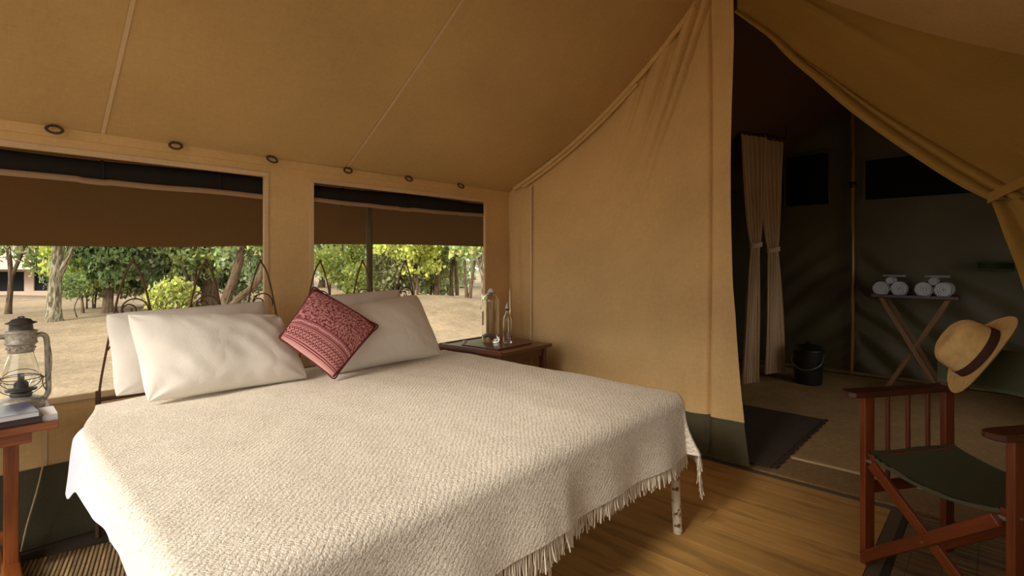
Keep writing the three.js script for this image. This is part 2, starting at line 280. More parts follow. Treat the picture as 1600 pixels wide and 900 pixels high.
{ // other walls
  const prof = (z0, z1, pad) => { const p = []; for (let k = 0; k <= 24; k++) { const z = lerp(z0, z1, k / 24); p.push([-z, roofY(0, z) + pad]); } return p; };
  const gable = (x, pad, hole) => { const p = [[-ZN, 0], ...prof(ZN, ZH, pad), [-ZH, 0]]; return slab(p, 0.012, hole ? [hole] : []).rotateY(Math.PI / 2).translate(x, 0, 0); };
  const front = structure('wall_front', 'canvas tent front with a wide open doorway');
  part('canvas', planar(gable(X0 - 0.012, 0.01, [[0.55, 0.02], [0.55, 2.2], [1.13, 2.58], [2.0, 2.12], [2.72, 1.66], [2.72, 0.02]]), (x, y, z) => [z, y]), M.canvas, front);
  const near = structure('wall_near', 'tan canvas tent side wall behind the camera');
  part('canvas', planar(slab([[X0, 0], [XD, 0], [XD, EAVE + 0.02], [X0, EAVE + 0.02]], 0.012, [rectHole(...WIN[0])]).translate(0, 0, ZN), (x, y) => [x, y]), M.canvas, near);
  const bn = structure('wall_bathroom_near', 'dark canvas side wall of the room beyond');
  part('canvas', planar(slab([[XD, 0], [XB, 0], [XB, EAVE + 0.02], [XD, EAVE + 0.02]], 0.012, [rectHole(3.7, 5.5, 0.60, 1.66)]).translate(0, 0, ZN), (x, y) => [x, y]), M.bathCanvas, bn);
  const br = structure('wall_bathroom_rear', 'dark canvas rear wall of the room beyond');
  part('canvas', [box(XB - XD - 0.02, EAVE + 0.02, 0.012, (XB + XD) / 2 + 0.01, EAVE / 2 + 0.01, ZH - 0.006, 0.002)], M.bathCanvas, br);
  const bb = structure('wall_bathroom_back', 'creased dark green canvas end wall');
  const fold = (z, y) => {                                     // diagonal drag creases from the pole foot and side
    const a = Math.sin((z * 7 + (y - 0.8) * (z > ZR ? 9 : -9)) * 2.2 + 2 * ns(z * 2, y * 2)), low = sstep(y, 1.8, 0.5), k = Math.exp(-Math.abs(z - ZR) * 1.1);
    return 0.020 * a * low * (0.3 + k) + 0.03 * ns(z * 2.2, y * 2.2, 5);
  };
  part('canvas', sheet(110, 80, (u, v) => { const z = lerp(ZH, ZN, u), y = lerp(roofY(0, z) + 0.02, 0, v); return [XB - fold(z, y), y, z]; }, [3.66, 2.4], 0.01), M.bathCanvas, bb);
  part('hem_strip', [box(0.05, 0.03, ZN - ZH, XB - 0.07, 0.016, (ZN + ZH) / 2)], M.sisalMid, bb);
  for (const [n, z0, z1, y0, y1] of [[3, -1.80, -1.37, 1.85, 2.42], [4, -1.03, -0.18, 1.862, 2.28]]) {
    const w = structure('window_' + n, n === 3 ? 'black netted window left of the end pole' : 'black netted window right of the end pole');
    part('window_frame', [[z0, z1, y0 - 0.02, y0], [z0, z1, y1, y1 + 0.02], [z0 - 0.02, z0, y0 - 0.02, y1 + 0.02], [z1, z1 + 0.02, y0 - 0.02, y1 + 0.02]].map(([a, b, c, d]) => box(0.008, d - c, b - a, XB - 0.05, (c + d) / 2, (a + b) / 2, 0.002)), M.bathCanvas, w);
    part('pane', [box(0.004, y1 - y0, z1 - z0, XB - 0.047, (y0 + y1) / 2, (z0 + z1) / 2, 0.001)], M.net, w);
  }
  const wd = structure('wall_divider', 'tan canvas corner strip between window wall and curtain');
  part('canvas', sheet(14, 40, (u, v) => { const z = lerp(ZH, -2.66, u), y = lerp(roofY(XD, z) + 0.01, 0.30, v); return [XD - 0.004 + 0.020 * Math.sin(u * 15 + y * 2.2) * Math.exp(-u * 2) * sstep(y, 1.8, 1.3), y, z]; }, [0.3, 1.7], 0.006), M.canvas, wd);
  part('seam', box(0.012, 1.52, 0.022, XD - 0.030, 1.05, -2.695, 0.004), M.canvasEdge, wd);
  part('mud_flap', sheet(4, 6, (u, v) => [XD - 0.002, lerp(0.30, 0.003, v), lerp(ZH, -2.66, u)], [0.3, 0.3], 0.006), M.mud, wd);
}
{ // poles
  const p = thing('tent_pole', 'glossy orange wooden tent pole against the dark green end wall', 'tent pole', [XB - 0.09, 0, ZR - 0.005]);
  part('shaft', tube([[0, 0, -0.012], [0, 0.7, -0.002], [0, 1.4, 0], [0, 2.2, 0], [0, 2.9, 0]], 0.021, 30, 12), M.poleWood, p);
  part('collar', lathe([[0.02, 2.0], [0.032, 2.005], [0.034, 2.03], [0.032, 2.055], [0.02, 2.06]], 20), M.darkWood, p);
  const q = thing('fly_pole', 'grey wooden pole outside the window holding up the fly', 'tent pole', [1.99, -0.08, -3.30]);
  part('shaft', tube([[0, 0, 0], [0.004, 0.9, 0], [0, 1.77, 0]], 0.0225, 14, 10), M.greyPole, q);
}
// rolled window flaps
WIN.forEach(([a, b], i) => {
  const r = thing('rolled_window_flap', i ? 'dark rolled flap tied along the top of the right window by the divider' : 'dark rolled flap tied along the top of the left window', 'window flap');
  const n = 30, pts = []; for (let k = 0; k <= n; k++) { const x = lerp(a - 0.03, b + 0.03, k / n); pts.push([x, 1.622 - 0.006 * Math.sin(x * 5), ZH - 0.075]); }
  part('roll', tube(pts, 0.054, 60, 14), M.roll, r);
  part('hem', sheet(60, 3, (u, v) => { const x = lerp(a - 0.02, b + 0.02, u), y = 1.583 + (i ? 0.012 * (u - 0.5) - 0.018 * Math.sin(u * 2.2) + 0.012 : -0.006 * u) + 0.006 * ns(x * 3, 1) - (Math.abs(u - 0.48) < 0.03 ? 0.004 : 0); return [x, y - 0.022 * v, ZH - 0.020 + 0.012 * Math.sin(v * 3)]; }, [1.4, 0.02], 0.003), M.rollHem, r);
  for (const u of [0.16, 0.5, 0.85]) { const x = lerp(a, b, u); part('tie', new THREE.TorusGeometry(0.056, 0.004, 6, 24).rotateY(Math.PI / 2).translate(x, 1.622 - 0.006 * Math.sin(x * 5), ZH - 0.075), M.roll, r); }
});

// ---------------------------------------------------------------- divider curtains
{
  const za = -1.16, ya = 3.05;
  const edgeZ = (y) => -1.118 - 0.022 * Math.sin(Math.PI * clamp((y - 0.9) / 1.6, 0, 1)) + 0.10 * Math.pow(clamp((1.1 - y) / 1.1, 0, 1), 1.4);
  function panel(u, y, zTopShift = 0) {
    const z = lerp(-2.70, edgeZ(y), u), dy = ya - y, dz = za - z, r = Math.hypot(dy, dz), ph = Math.atan2(dz, dy);
    let x = XD - 0.012 - 0.02 * sstep(y, 1.4, 0.2);
    x += 0.012 * Math.exp(-r * 0.75) * Math.sin(ph * 17 + 0.6) * sstep(u, 0.02, 0.2);
    for (const [q, w, h] of [[-1.352, 0.026, 0.034], [-1.29, 0.022, 0.026], [-1.47, 0.045, 0.030], [-1.62, 0.05, 0.024]]) { const dzz = z - (q - 0.38 * (2.8 - y)), f = Math.exp(-Math.pow((2.8 - y) / 0.8, 2)); x -= h * f * Math.exp(-Math.pow(dzz / (w * (1 + 0.5 * r)), 2)); x += 1.1 * h * f * Math.exp(-Math.pow((dzz - w * 1.1) / (w * 0.45), 2)); }   // creases                  // folds fanning out from the peak
    x -= 0.030 * sstep(z, -1.262, -1.235) * (1 - 0.35 * sstep(z, -1.2, -1.11)) ;                       // stiff double hem at the free edge
    x += 0.026 * Math.exp(-Math.pow((z + 1.262) / 0.012, 2));                                          // its stitched groove
    x -= 0.03 * Math.exp(-Math.pow((z + 1.40 + 0.10 * (y - 0.6)) / 0.07, 2)) * sstep(y, 0.9, 0.4);      // kick at the foot
    x += 0.010 * ns(z * 1.6, y * 1.2, 3);
    return [x, y, z];
  }
  const c = thing('divider_curtain', 'tan canvas curtain drawn across the doorway beside the bed', 'curtain');
  const top = (u) => { const z = lerp(-2.70, -1.118, u); return roofY(XD, z) + 0.004; };
  part('cloth', sheet(230, 200, (u, v) => panel(u, lerp(top(u), 0.285, v)), [1.6, 2.6], 0.005), M.canvas, c);
  part('mud_flap', sheet(90, 16, (u, v) => { const y = lerp(0.285, 0.030 + 0.015 * u, v), p = panel(u, y); p[0] -= 0.006 + 0.006 * ns(p[2] * 4, y * 12); return p; }, [1.6, 0.28], 0.004), M.mud, c);
  const roofJoin = (off, r, zs, ze) => { const p = []; for (let k = 0; k <= 22; k++) { const z = lerp(zs, ze, k / 22); p.push([XD - 0.02 - off, roofY(XD - 0.03, z) - 0.012 - off * 0.7, z]); } return tube(p, r, 60, 8); };
  part('gathered_edge', merged([roofJoin(0.022, 0.019, ZH + 0.10, -1.36), roofJoin(0.026, 0.013, -2.76, -1.75).translate(0, -0.034, 0)]), M.canvas, c);

  // right half: swept aside and tied
  const f = thing('tied_back_curtain', 'olive tan canvas curtain swept aside and tied back at the right', 'curtain');
  const E = new THREE.CatmullRomCurve3([[-1.110, 2.655], [-1.010, 2.548], [-0.915, 2.441], [-0.809, 2.291], [-0.698, 2.157], [-0.538, 1.962], [-0.360, 1.772], [-0.127, 1.547], [-0.021, 1.466]].map(([z, y]) => V(0, y, z)), false, 'centripetal');
  const zR = (s) => lerp(-1.111, ZN - 0.02, Math.pow(s, 0.85));
  function flapAt(s, w) {
    const e = E.getPoint(clamp(s, 0, 1)), z1 = zR(s), y1 = roofY(XD, z1) + 0.004;
    const k = Math.pow(w, 1.15), z = lerp(e.z, z1, k), y = lerp(e.y, y1, k) - 0.10 * Math.sin(Math.PI * k) * s * s;
    let x = XD - 0.004;
    const len = Math.hypot(z1 - e.z, y1 - e.y), dd = w * len, wa = lerp(0.028, 0.085, sstep(s, 0, 0.7)), wb = lerp(0.035, 0.16, sstep(s, 0.1, 0.9));
    const roll = (a, b) => (dd > a && dd < b ? Math.pow(Math.sin(Math.PI * (dd - a) / (b - a)), 0.55) : 0);   // rolls of cloth gathered towards the tie
    x -= 0.034 * roll(-0.02, wa) + 0.026 * roll(wa, wb) * sstep(s, 0.15, 0.6) + 0.020 * roll(wb, wb + 0.16) * sstep(s, 0.75, 1);
    x -= 0.05 * s * Math.exp(-w * 2.4) + 0.02 * Math.sin(w * 7 + 0.6) * (0.25 + 0.75 * s);
    const ray = Math.atan2(z + 1.15, 3.0 - y); x -= 0.014 * Math.exp(-Math.pow((ray - 0.78) / 0.025, 2)) * sstep(s, 0.9, 0.1);
    x += 0.01 * ns(z * 2, y * 2, 9);
    return [x, y, z];
  }
  part('cloth', sheet(110, 150, (u, v) => flapAt(u, Math.pow(v, 1.6)), [2, 1.4], 0.005), M.flap, f);
  const hemPts = []; for (let k = 0; k <= 24; k++) { const p = flapAt(k / 24, 0.002); hemPts.push([p[0] + 0.002, p[1], p[2]]); }
  part('hem', tube(hemPts, 0.006, 60, 8), M.flap, f);
  const E2 = new THREE.CatmullRomCurve3([[-0.03, 1.49], [-0.012, 1.43], [0.022, 1.30], [0.058, 1.17], [0.125, 0.85], [0.2, 0.4], [0.24, 0.03]].map(([z, y]) => V(0, y, z)));
  part('tail', sheet(50, 50, (u, v) => { const e = E2.getPoint(v), w = lerp(0.16, 0.42, sstep(v, 0, 0.7)); return [XD - 0.05 - 0.025 * Math.sin(u * 14 + 1) * (0.5 + 0.5 * v) , e.y, e.z + u * w]; }, [0.5, 1.5], 0.005), M.flap, f);
  part('tie_strap', sheet(24, 3, (u, v) => { const z = lerp(-0.035, 0.66, u), y = lerp(1.472, 1.80, Math.pow(u, 0.9)); return [XD - 0.105 + 0.06 * u, y + (v - 0.5) * 0.042, z]; }, [0.8, 0.04], 0.004), M.flap, f);
}

// ---------------------------------------------------------------- eave rings
{
  const rings = [[0.254, 1.768], [0.700, 1.772], [1.161, 1.772], [1.619, 1.770], [2.073, 1.772], [2.540, 1.775]];
  const names = ['brown rope ring under the eave, leftmost of the row', 'brown rope ring under the eave, above the lantern side of the left window, second of the row', 'brown rope ring under the eave nearest the wall strip between the windows', 'brown rope ring at the foot of the long roof seam', 'brown rope ring under the eave, fifth of the row, over the right window', 'brown rope ring under the eave nearest the divider curtain, last of the row'];
  rings.forEach(([x, y], i) => {
    const r = thing('rope_ring', names[i].replace(', above the lantern side of the left window,', ' over the left window,'), 'ring', [x, y, ZH + 0.030], 0, 'rope rings along the eave');
    const loop = new THREE.TorusGeometry(0.023, 0.0055, 8, 20).scale(1.15, 0.85, 1).rotateZ(0.3 * Math.sin(i * 2.3)).rotateX(-0.5);
    part('loop', loop, M.cord, r); part('toggle', tube([[-0.010, 0.016, -0.006], [0, 0.021, -0.02], [0.012, 0.016, -0.006]], 0.005, 8, 6), M.cord, r);
  });
}

// ---------------------------------------------------------------- floor mats
{
  const m = thing('floor_mat', 'pale beige plank floor mat under and beyond the bed', 'floor mat');
  const r = rng(5), x0 = 0.62, x1 = 3.045, n = 13, w = (x1 - x0) / n, z0 = -2.45, z1 = -0.375;
  for (let k = 0; k < n; k++) {
    let z = z0 - r() * 0.9;
    while (z < z1 - 0.01) {
      let e = Math.min(z + 1.15 + r() * 0.35, z1); if (z1 - e < 0.18) e = z1; const a = Math.max(z, z0);
      if (e - a > 0.05) part('plank', box(w - 0.0014, 0.014, e - a - 0.0014, x0 + w * (k + 0.5), 0.007, (a + e) / 2, 0.0012), M.planks[Math.floor(r() * 3)], m);
      z = e;
    }
  }
  part('border', [box(0.045, 0.010, z1 - z0 + 0.045, x1 + 0.024, 0.005, (z0 + z1) / 2 + 0.022, 0.002), box(x1 - x0, 0.010, 0.045, (x0 + x1) / 2, 0.005, z1 + 0.0235, 0.002)], M.matBorder, m);
  const reedMat = (name, label, w, d, x, z, turn) => { const t = thing(name, label, 'floor mat', [x, 0, z], turn); const g = box(w, 0.012, d, 0, 0.006, 0, 0.003); planar(g, (a, b, c) => [a, c]); part('reeds', g, M.reed, t);
    for (const e of [-1, 1]) part('binding', box(0.02, 0.014, d, e * (w / 2 + 0.008), 0.007, 0, 0.003), M.matBorder, t); return t; };
  reedMat('reed_mat', 'ribbed brown reed mat on the floor beside the lantern table', 1.0, 1.7, -0.02, -1.98, -0.24);
  reedMat('reed_mat', 'ribbed brown reed mat under the folding chair', 1.75, 0.88, 2.20, 0.14, 0);
  const sis = (name, label, mat, x0, x1, z0, z1, h = 0.012, y = 0) => { const t = thing(name, label, 'floor mat', [(x0 + x1) / 2, y, (z0 + z1) / 2]); part('weave', planar(box(x1 - x0, h, z1 - z0, 0, h / 2, 0, 0.003), (a, b, c) => [a, c]), mat, t); return t; };
  const st = sis('sisal_runner', 'narrow brown woven mat strip across the inner doorway', M.sisalMid, 3.12, 3.43, -2.2, 0.55);
  const big = sis('sisal_mat', 'large tan woven mat on the floor of the dark inner room', M.sisal, 3.45, 6.40, -2.8, 0.6);
  part('edge_binding', box(0.02, 0.016, 3.4, -1.475, 0.008, 0, 0.003), M.canvasEdge, big);
  const rug = sis('dark_rug', 'dark brown rug with a knotted fringe edge in the inner doorway', M.sisalDark, 3.17, 4.40, -2.25, -0.95, 0.010, 0.0175);
  const k = []; for (let i = 0; i < 38; i++) k.push(new THREE.SphereGeometry(0.014, 6, 5).scale(1, 0.6, 1.2).translate(-0.6 + i * 0.0325, 0.009, 0.665 + 0.006 * Math.sin(i * 2.1)));
  tag(part('fringe', merged(k), M.sisalDark, rug), null, null, null, 'stuff');
}

// ---------------------------------------------------------------- bed
const BL = 0.30, BR = 2.17, BF = -1.06, BH = -2.80;
const bedTop = (x, z) => 0.616 + 0.020 * Math.sin(Math.PI * clamp((x - BL) / (BR - BL), 0, 1)) * sstep(z, -1.1, -1.7) + 0.006 * ns(x * 2.4, z * 2.4) + 0.003 * ns(x * 7, z * 7);
{
  const bed = thing('bed', 'wrought iron bed with a row of pointed arches as headboard', 'bed');
  const frame = [box(BR - BL - 0.08, 0.035, 0.03, (BL + BR) / 2, 0.325, BF - 0.02), box(BR - BL - 0.08, 0.035, 0.03, (BL + BR) / 2, 0.325, BH + 0.02), box(0.03, 0.035, BF - BH - 0.04, BL + 0.04, 0.325, (BF + BH) / 2), box(0.03, 0.035, BF - BH - 0.04, BR - 0.04, 0.325, (BF + BH) / 2)];
  for (let k = 1; k < 9; k++) frame.push(box(BR - BL - 0.1, 0.012, 0.07, (BL + BR) / 2, 0.336, lerp(BH, BF, k / 9)));
  part('frame', frame, M.ironPaint, bed);
  const legs = [[2.138, -1.022], [1.275, -1.045], [0.36, -1.05], [2.13, -2.76], [0.43, -2.74]];
  legs.forEach(([x, z], i) => { part('leg', merged([rod([x, 0.016, z], [x - 0.012, 0.33, z - 0.012], 0.019, 0.021, 14), new THREE.SphereGeometry(0.021, 12, 8).scale(1, 0.6, 1).translate(x, 0.0275, z)]), M.ironPaint, bed); });
  const hb = new THREE.Group(); hb.name = 'headboard'; bed.add(hb);
  const Z = -2.85, R = 0.0047;
  part('rail', [rod([0.38, 0.60, Z], [2.12, 0.60, Z], 0.008), rod([0.38, 0.36, Z], [2.12, 0.36, Z], 0.008)], M.iron, hb);
  for (let k = 0; k < 6; k++) {
    const c = 0.514 + 0.294 * k + [0, 0, -0.03, 0, -0.015, 0][k], q = 0.004 * Math.sin(k * 2.7);
    const half = (s) => tube([[c + s * 0.124, 0.34, Z], [c + s * 0.121, 0.62, Z], [c + s * 0.094, 0.82, Z], [c + s * 0.068, 0.975, Z], [c + s * 0.046, 1.085, Z], [c + s * 0.022, 1.165, Z], [c + q, 1.207, Z]], R, 40, 8);
    const spiral = (cx, cy, r0, r1, turns, a0, dir) => { const p = []; for (let i = 0; i <= 44; i++) { const t = i / 44, a = a0 + dir * turns * 2 * Math.PI * t, r = lerp(r0, r1, Math.pow(t, 0.8)); p.push([cx + r * Math.cos(a), cy + r * Math.sin(a), Z]); } return tube(p, 0.0036, 60, 6); };
    part('arch', merged([half(-1), half(1), new THREE.SphereGeometry(0.009, 8, 6).translate(c + q, 1.208, Z)]), M.iron, hb);
    part('scroll', merged([spiral(c + 0.004, 0.985, 0.056, 0.045, 0.62, -0.35, 1), spiral(c - 0.018, 0.985, 0.042, 0.012, 1.6, 2.9, 1)]), M.iron, hb);
    part('scroll', merged([spiral(c - 0.03, 0.80, 0.062, 0.014, 1.7, 2.9, -1), spiral(c + 0.05, 0.72, 0.045, 0.012, 1.5, 0, 1)]), M.iron, hb);
  }
  for (const x of [0.39, 2.108]) part('post', rod([x, 0.004, Z], [x, 0.64, Z], 0.010), M.iron, hb);

  const mt = thing('mattress', 'thick mattress under the white sheet on the iron bed', 'mattress');
  part('body', box(BR - BL - 0.085, 0.25, BF - BH - 0.02, (BL + BR) / 2 + 0.025, 0.3455 + 0.125, (BF + BH) / 2 - 0.005, 0.05), M.sheetWhite, mt);

  const sh = thing('bed_sheet', 'white sheet hanging down the left side of the bed', 'sheet');
  const hemY = (z) => 0.44 + 0.085 * sstep(z, -2.25, -1.4) - 0.08 * (1 - sstep(z, -2.42, -2.2));
  part('cloth', sheet(90, 40, (u, v) => {
    const z = lerp(-2.46, BF + 0.02, u), a = v * 0.95, top = bedTop(0.3, z) - 0.010; let x, y;
    if (a < 0.35) { x = lerp(0.62, BL + 0.03, a / 0.35); y = bedTop(x, z) - 0.010; }
    else { const k = (a - 0.35) / 0.6, h = hemY(z), rnd = Math.min(1, k * 3); x = BL + 0.03 - 0.055 * Math.sin(rnd * Math.PI / 2) - 0.028 * k; y = lerp(top, h, Math.pow(k, 1.25)); x += (0.003 * Math.sin(z * 17 + 3 * ns(z * 2, 1)) + 0.005 * ns(z * 3, k * 2, 2)) * k; }
    return [x, y, z];
  }, [1.7, 0.6], 0.003), M.sheetWhite, sh);

  // blanket
  const bl = thing('blanket', 'cream hand-woven twill blanket with a fringed hem over the bed', 'blanket');
  const oR = 0.36, oF = 0.285, zH = -2.66, oL = (z) => 0.015 + 0.085 * sstep(z, -2.4, -1.1), Rr = 0.055;
  function over(s, t) {
    const L = lerp(0.375, BL - 0.012, sstep(t, -2.72, -2.25)), R2 = BR - 0.015, F = BF - 0.005;
    let ox = s > R2 ? s - R2 : s < L ? s - L : 0, oz = t > F ? t - F : 0; const cx = clamp(s, L, R2), cz = Math.min(t, F), o = Math.hypot(ox, oz);
    let x = cx, y = bedTop(cx, cz), z = cz;
    if (o > 0) {
      const dx = ox / o, dz = oz / o, q = Rr * Math.PI / 2; let h, d;
      if (o < q) { h = Rr * Math.sin(o / Rr); d = Rr * (1 - Math.cos(o / Rr)); } else { h = Rr + 0.10 * (o - q); d = Rr + (o - q) * 0.99; }
      const k = sstep(o, 0.05, 0.3), both = ox !== 0 && oz !== 0, ph = both ? Math.atan2(oz, Math.abs(ox)) : 0;
      h += k * (both ? 0.022 * Math.cos(ph * 4) - 0.005 + 0.08 * sstep(o, 0.12, 0.45) : oz ? 0.012 * Math.sin(s * 6.5 + 1) + 0.008 * Math.sin(s * 17) + 0.012 * Math.exp(-Math.pow((s - 1.3) / 0.05, 2)) : 0.012 * Math.sin(t * 9));
      x += dx * h; z += dz * h; y -= d;
    }
    return [x, y, z];
  }
  const sMax = BR - 0.015 + oR, tMax = BF - 0.005 + oF, sMin = (t) => lerp(0.375, BL - 0.012, sstep(t, -2.72, -2.25)) - oL(t);
  const S = (u, t) => lerp(sMin(t), sMax, u);
  part('cloth', sheet(230, 200, (u, v) => { const t = lerp(zH, tMax, v); return over(S(u, t), t); }, [2.3, 1.95], 0.006), M.blanket, bl);
  const fr = [], r = rng(9);
  for (let i = 0; i < 250; i++) {
    const s = lerp(sMin(tMax) + 0.004, sMax - 0.004, (i + 0.5) / 250), p = over(s, tMax - 0.004), q = over(s, tMax - 0.04), out = V(p[0] - q[0], 0, p[2] - q[2]);
    for (let k = 0; k < 2; k++) {
      const L = 0.045 + 0.03 * r() + (s < 1.25 ? 0.02 : 0), jx = (r() - 0.5) * 0.026, jz = (r() - 0.5) * 0.016, a = V(p[0] + (r() - 0.5) * 0.006, p[1] + 0.003, p[2]);
      fr.push(tube([a, V(a.x + jx * 0.3 + out.x * 0.2, a.y - L * 0.5, a.z + jz * 0.3 + out.z * 0.2), V(a.x + jx, a.y - L, a.z + jz + out.z * 0.2)], 0.0021 + 0.0011 * r(), 4, 5));
    }
  }
  tag(part('fringe', merged(fr), M.fringe, bl), null, null, null, 'stuff');
}

// ---------------------------------------------------------------- pillows: four corners (bottom left, bottom right, top right, top left)
function pillowGeo(c, T, { pinch = 0.045, round = 0.09, seed = 0, wr = 0.008, back = T * 0.7, n = 56, pow = 0.40 } = {}) {
  const [a, b, cc, d] = c.map((p) => V(...p)), nrm = b.clone().sub(a).add(cc.clone().sub(d)).cross(d.clone().sub(a).add(cc.clone().sub(b))).normalize();
  const W = a.distanceTo(b), H = a.distanceTo(d);
  const face = (s) => {
    const pos = [], uv = [], idx = [];
    for (let j = 0; j <= n; j++) for (let i = 0; i <= n; i++) {
      let e = Math.sin((i / n - 0.5) * Math.PI), f = Math.sin((j / n - 0.5) * Math.PI);
      const e0 = e, f0 = f; e *= (1 - pinch * (1 - f0 * f0)) * Math.sqrt(1 - round * Math.pow(f0, 4)); f *= (1 - pinch * (1 - e0 * e0)) * Math.sqrt(1 - round * Math.pow(e0, 4));
      const u = (e + 1) / 2, v = (f + 1) / 2, base = Math.max(0, (1 - e0 * e0) * (1 - f0 * f0));
      let h = (s > 0 ? T : back) * Math.pow(base, pow);
      const m = Math.pow(base, 0.25) * (1 - 0.5 * base), cr = Math.hypot(Math.abs(e0) - 1, Math.abs(f0) - 1), an = Math.atan2(1 - Math.abs(f0), 1 - Math.abs(e0));
      h += wr * m * (1.2 * ns(e0 * 1.6 + seed, f0 * 1.6, s) + 0.35 * (1 - Math.abs(ns(e0 * 2 + seed, f0 * 1.4 + e0 * 1.2, 4 + s)) * 4) + 0.7 * Math.sin(an * 7 + seed) * Math.exp(-cr * 3.2));
      const p = a.clone().multiplyScalar((1 - u) * (1 - v)).addScaledVector(b, u * (1 - v)).addScaledVector(cc, u * v).addScaledVector(d, (1 - u) * v).addScaledVector(nrm, s * h);
      pos.push(p.x, p.y, p.z); uv.push(u * W, v * H);
      if (i < n && j < n) { const k = j * (n + 1) + i; s > 0 ? idx.push(k, k + 1, k + n + 2, k, k + n + 2, k + n + 1) : idx.push(k, k + n + 2, k + 1, k, k + n + 1, k + n + 2); }
    }
    const g = new THREE.BufferGeometry(); g.setAttribute('position', new THREE.Float32BufferAttribute(pos, 3)); g.setAttribute('uv', new THREE.Float32BufferAttribute(uv, 2)); g.setIndex(idx); g.computeVertexNormals(); return g;
  };
  return [face(1), face(-1)];
}
function pillow(name, label, category, c, T, opt, mat, group) {
  const t = thing(name, label, category, [0, 0, 0], 0, group);
  part('case', merged(pillowGeo(c, T, opt)), mat, t); return t;
}
const G = 'white bed pillows';
pillow('pillow', 'off-white pillow standing at the back left against the headboard', 'pillow', [[0.41, 0.635, -2.665], [1.08, 0.635, -2.67], [1.07, 1.005, -2.78], [0.39, 0.985, -2.76]], 0.075, { seed: 1, back: 0.03 }, M.linen, G);
pillow('pillow', 'off-white plump pillow leaning in front at the left end of the bed', 'pillow', [[0.475, 0.642, -2.43], [1.125, 0.642, -2.39], [1.065, 0.945, -2.575], [0.435, 0.995, -2.59]], 0.10, { seed: 4, wr: 0.017, back: 0.04 }, M.linen, G);
pillow('pillow', 'off-white pillow at the back right mostly hidden behind another pillow', 'pillow', [[1.28, 0.64, -2.66], [1.88, 0.63, -2.66], [1.90, 1.035, -2.78], [1.30, 1.015, -2.78]], 0.07, { seed: 7, back: 0.03 }, M.linen, G);
pillow('pillow', 'off-white plump pillow leaning in front right beside the red cushion', 'pillow', [[1.20, 0.645, -2.375], [1.965, 0.641, -2.43], [1.90, 1.01, -2.60], [1.20, 0.945, -2.58]], 0.095, { seed: 10, back: 0.04 }, M.linen, G);
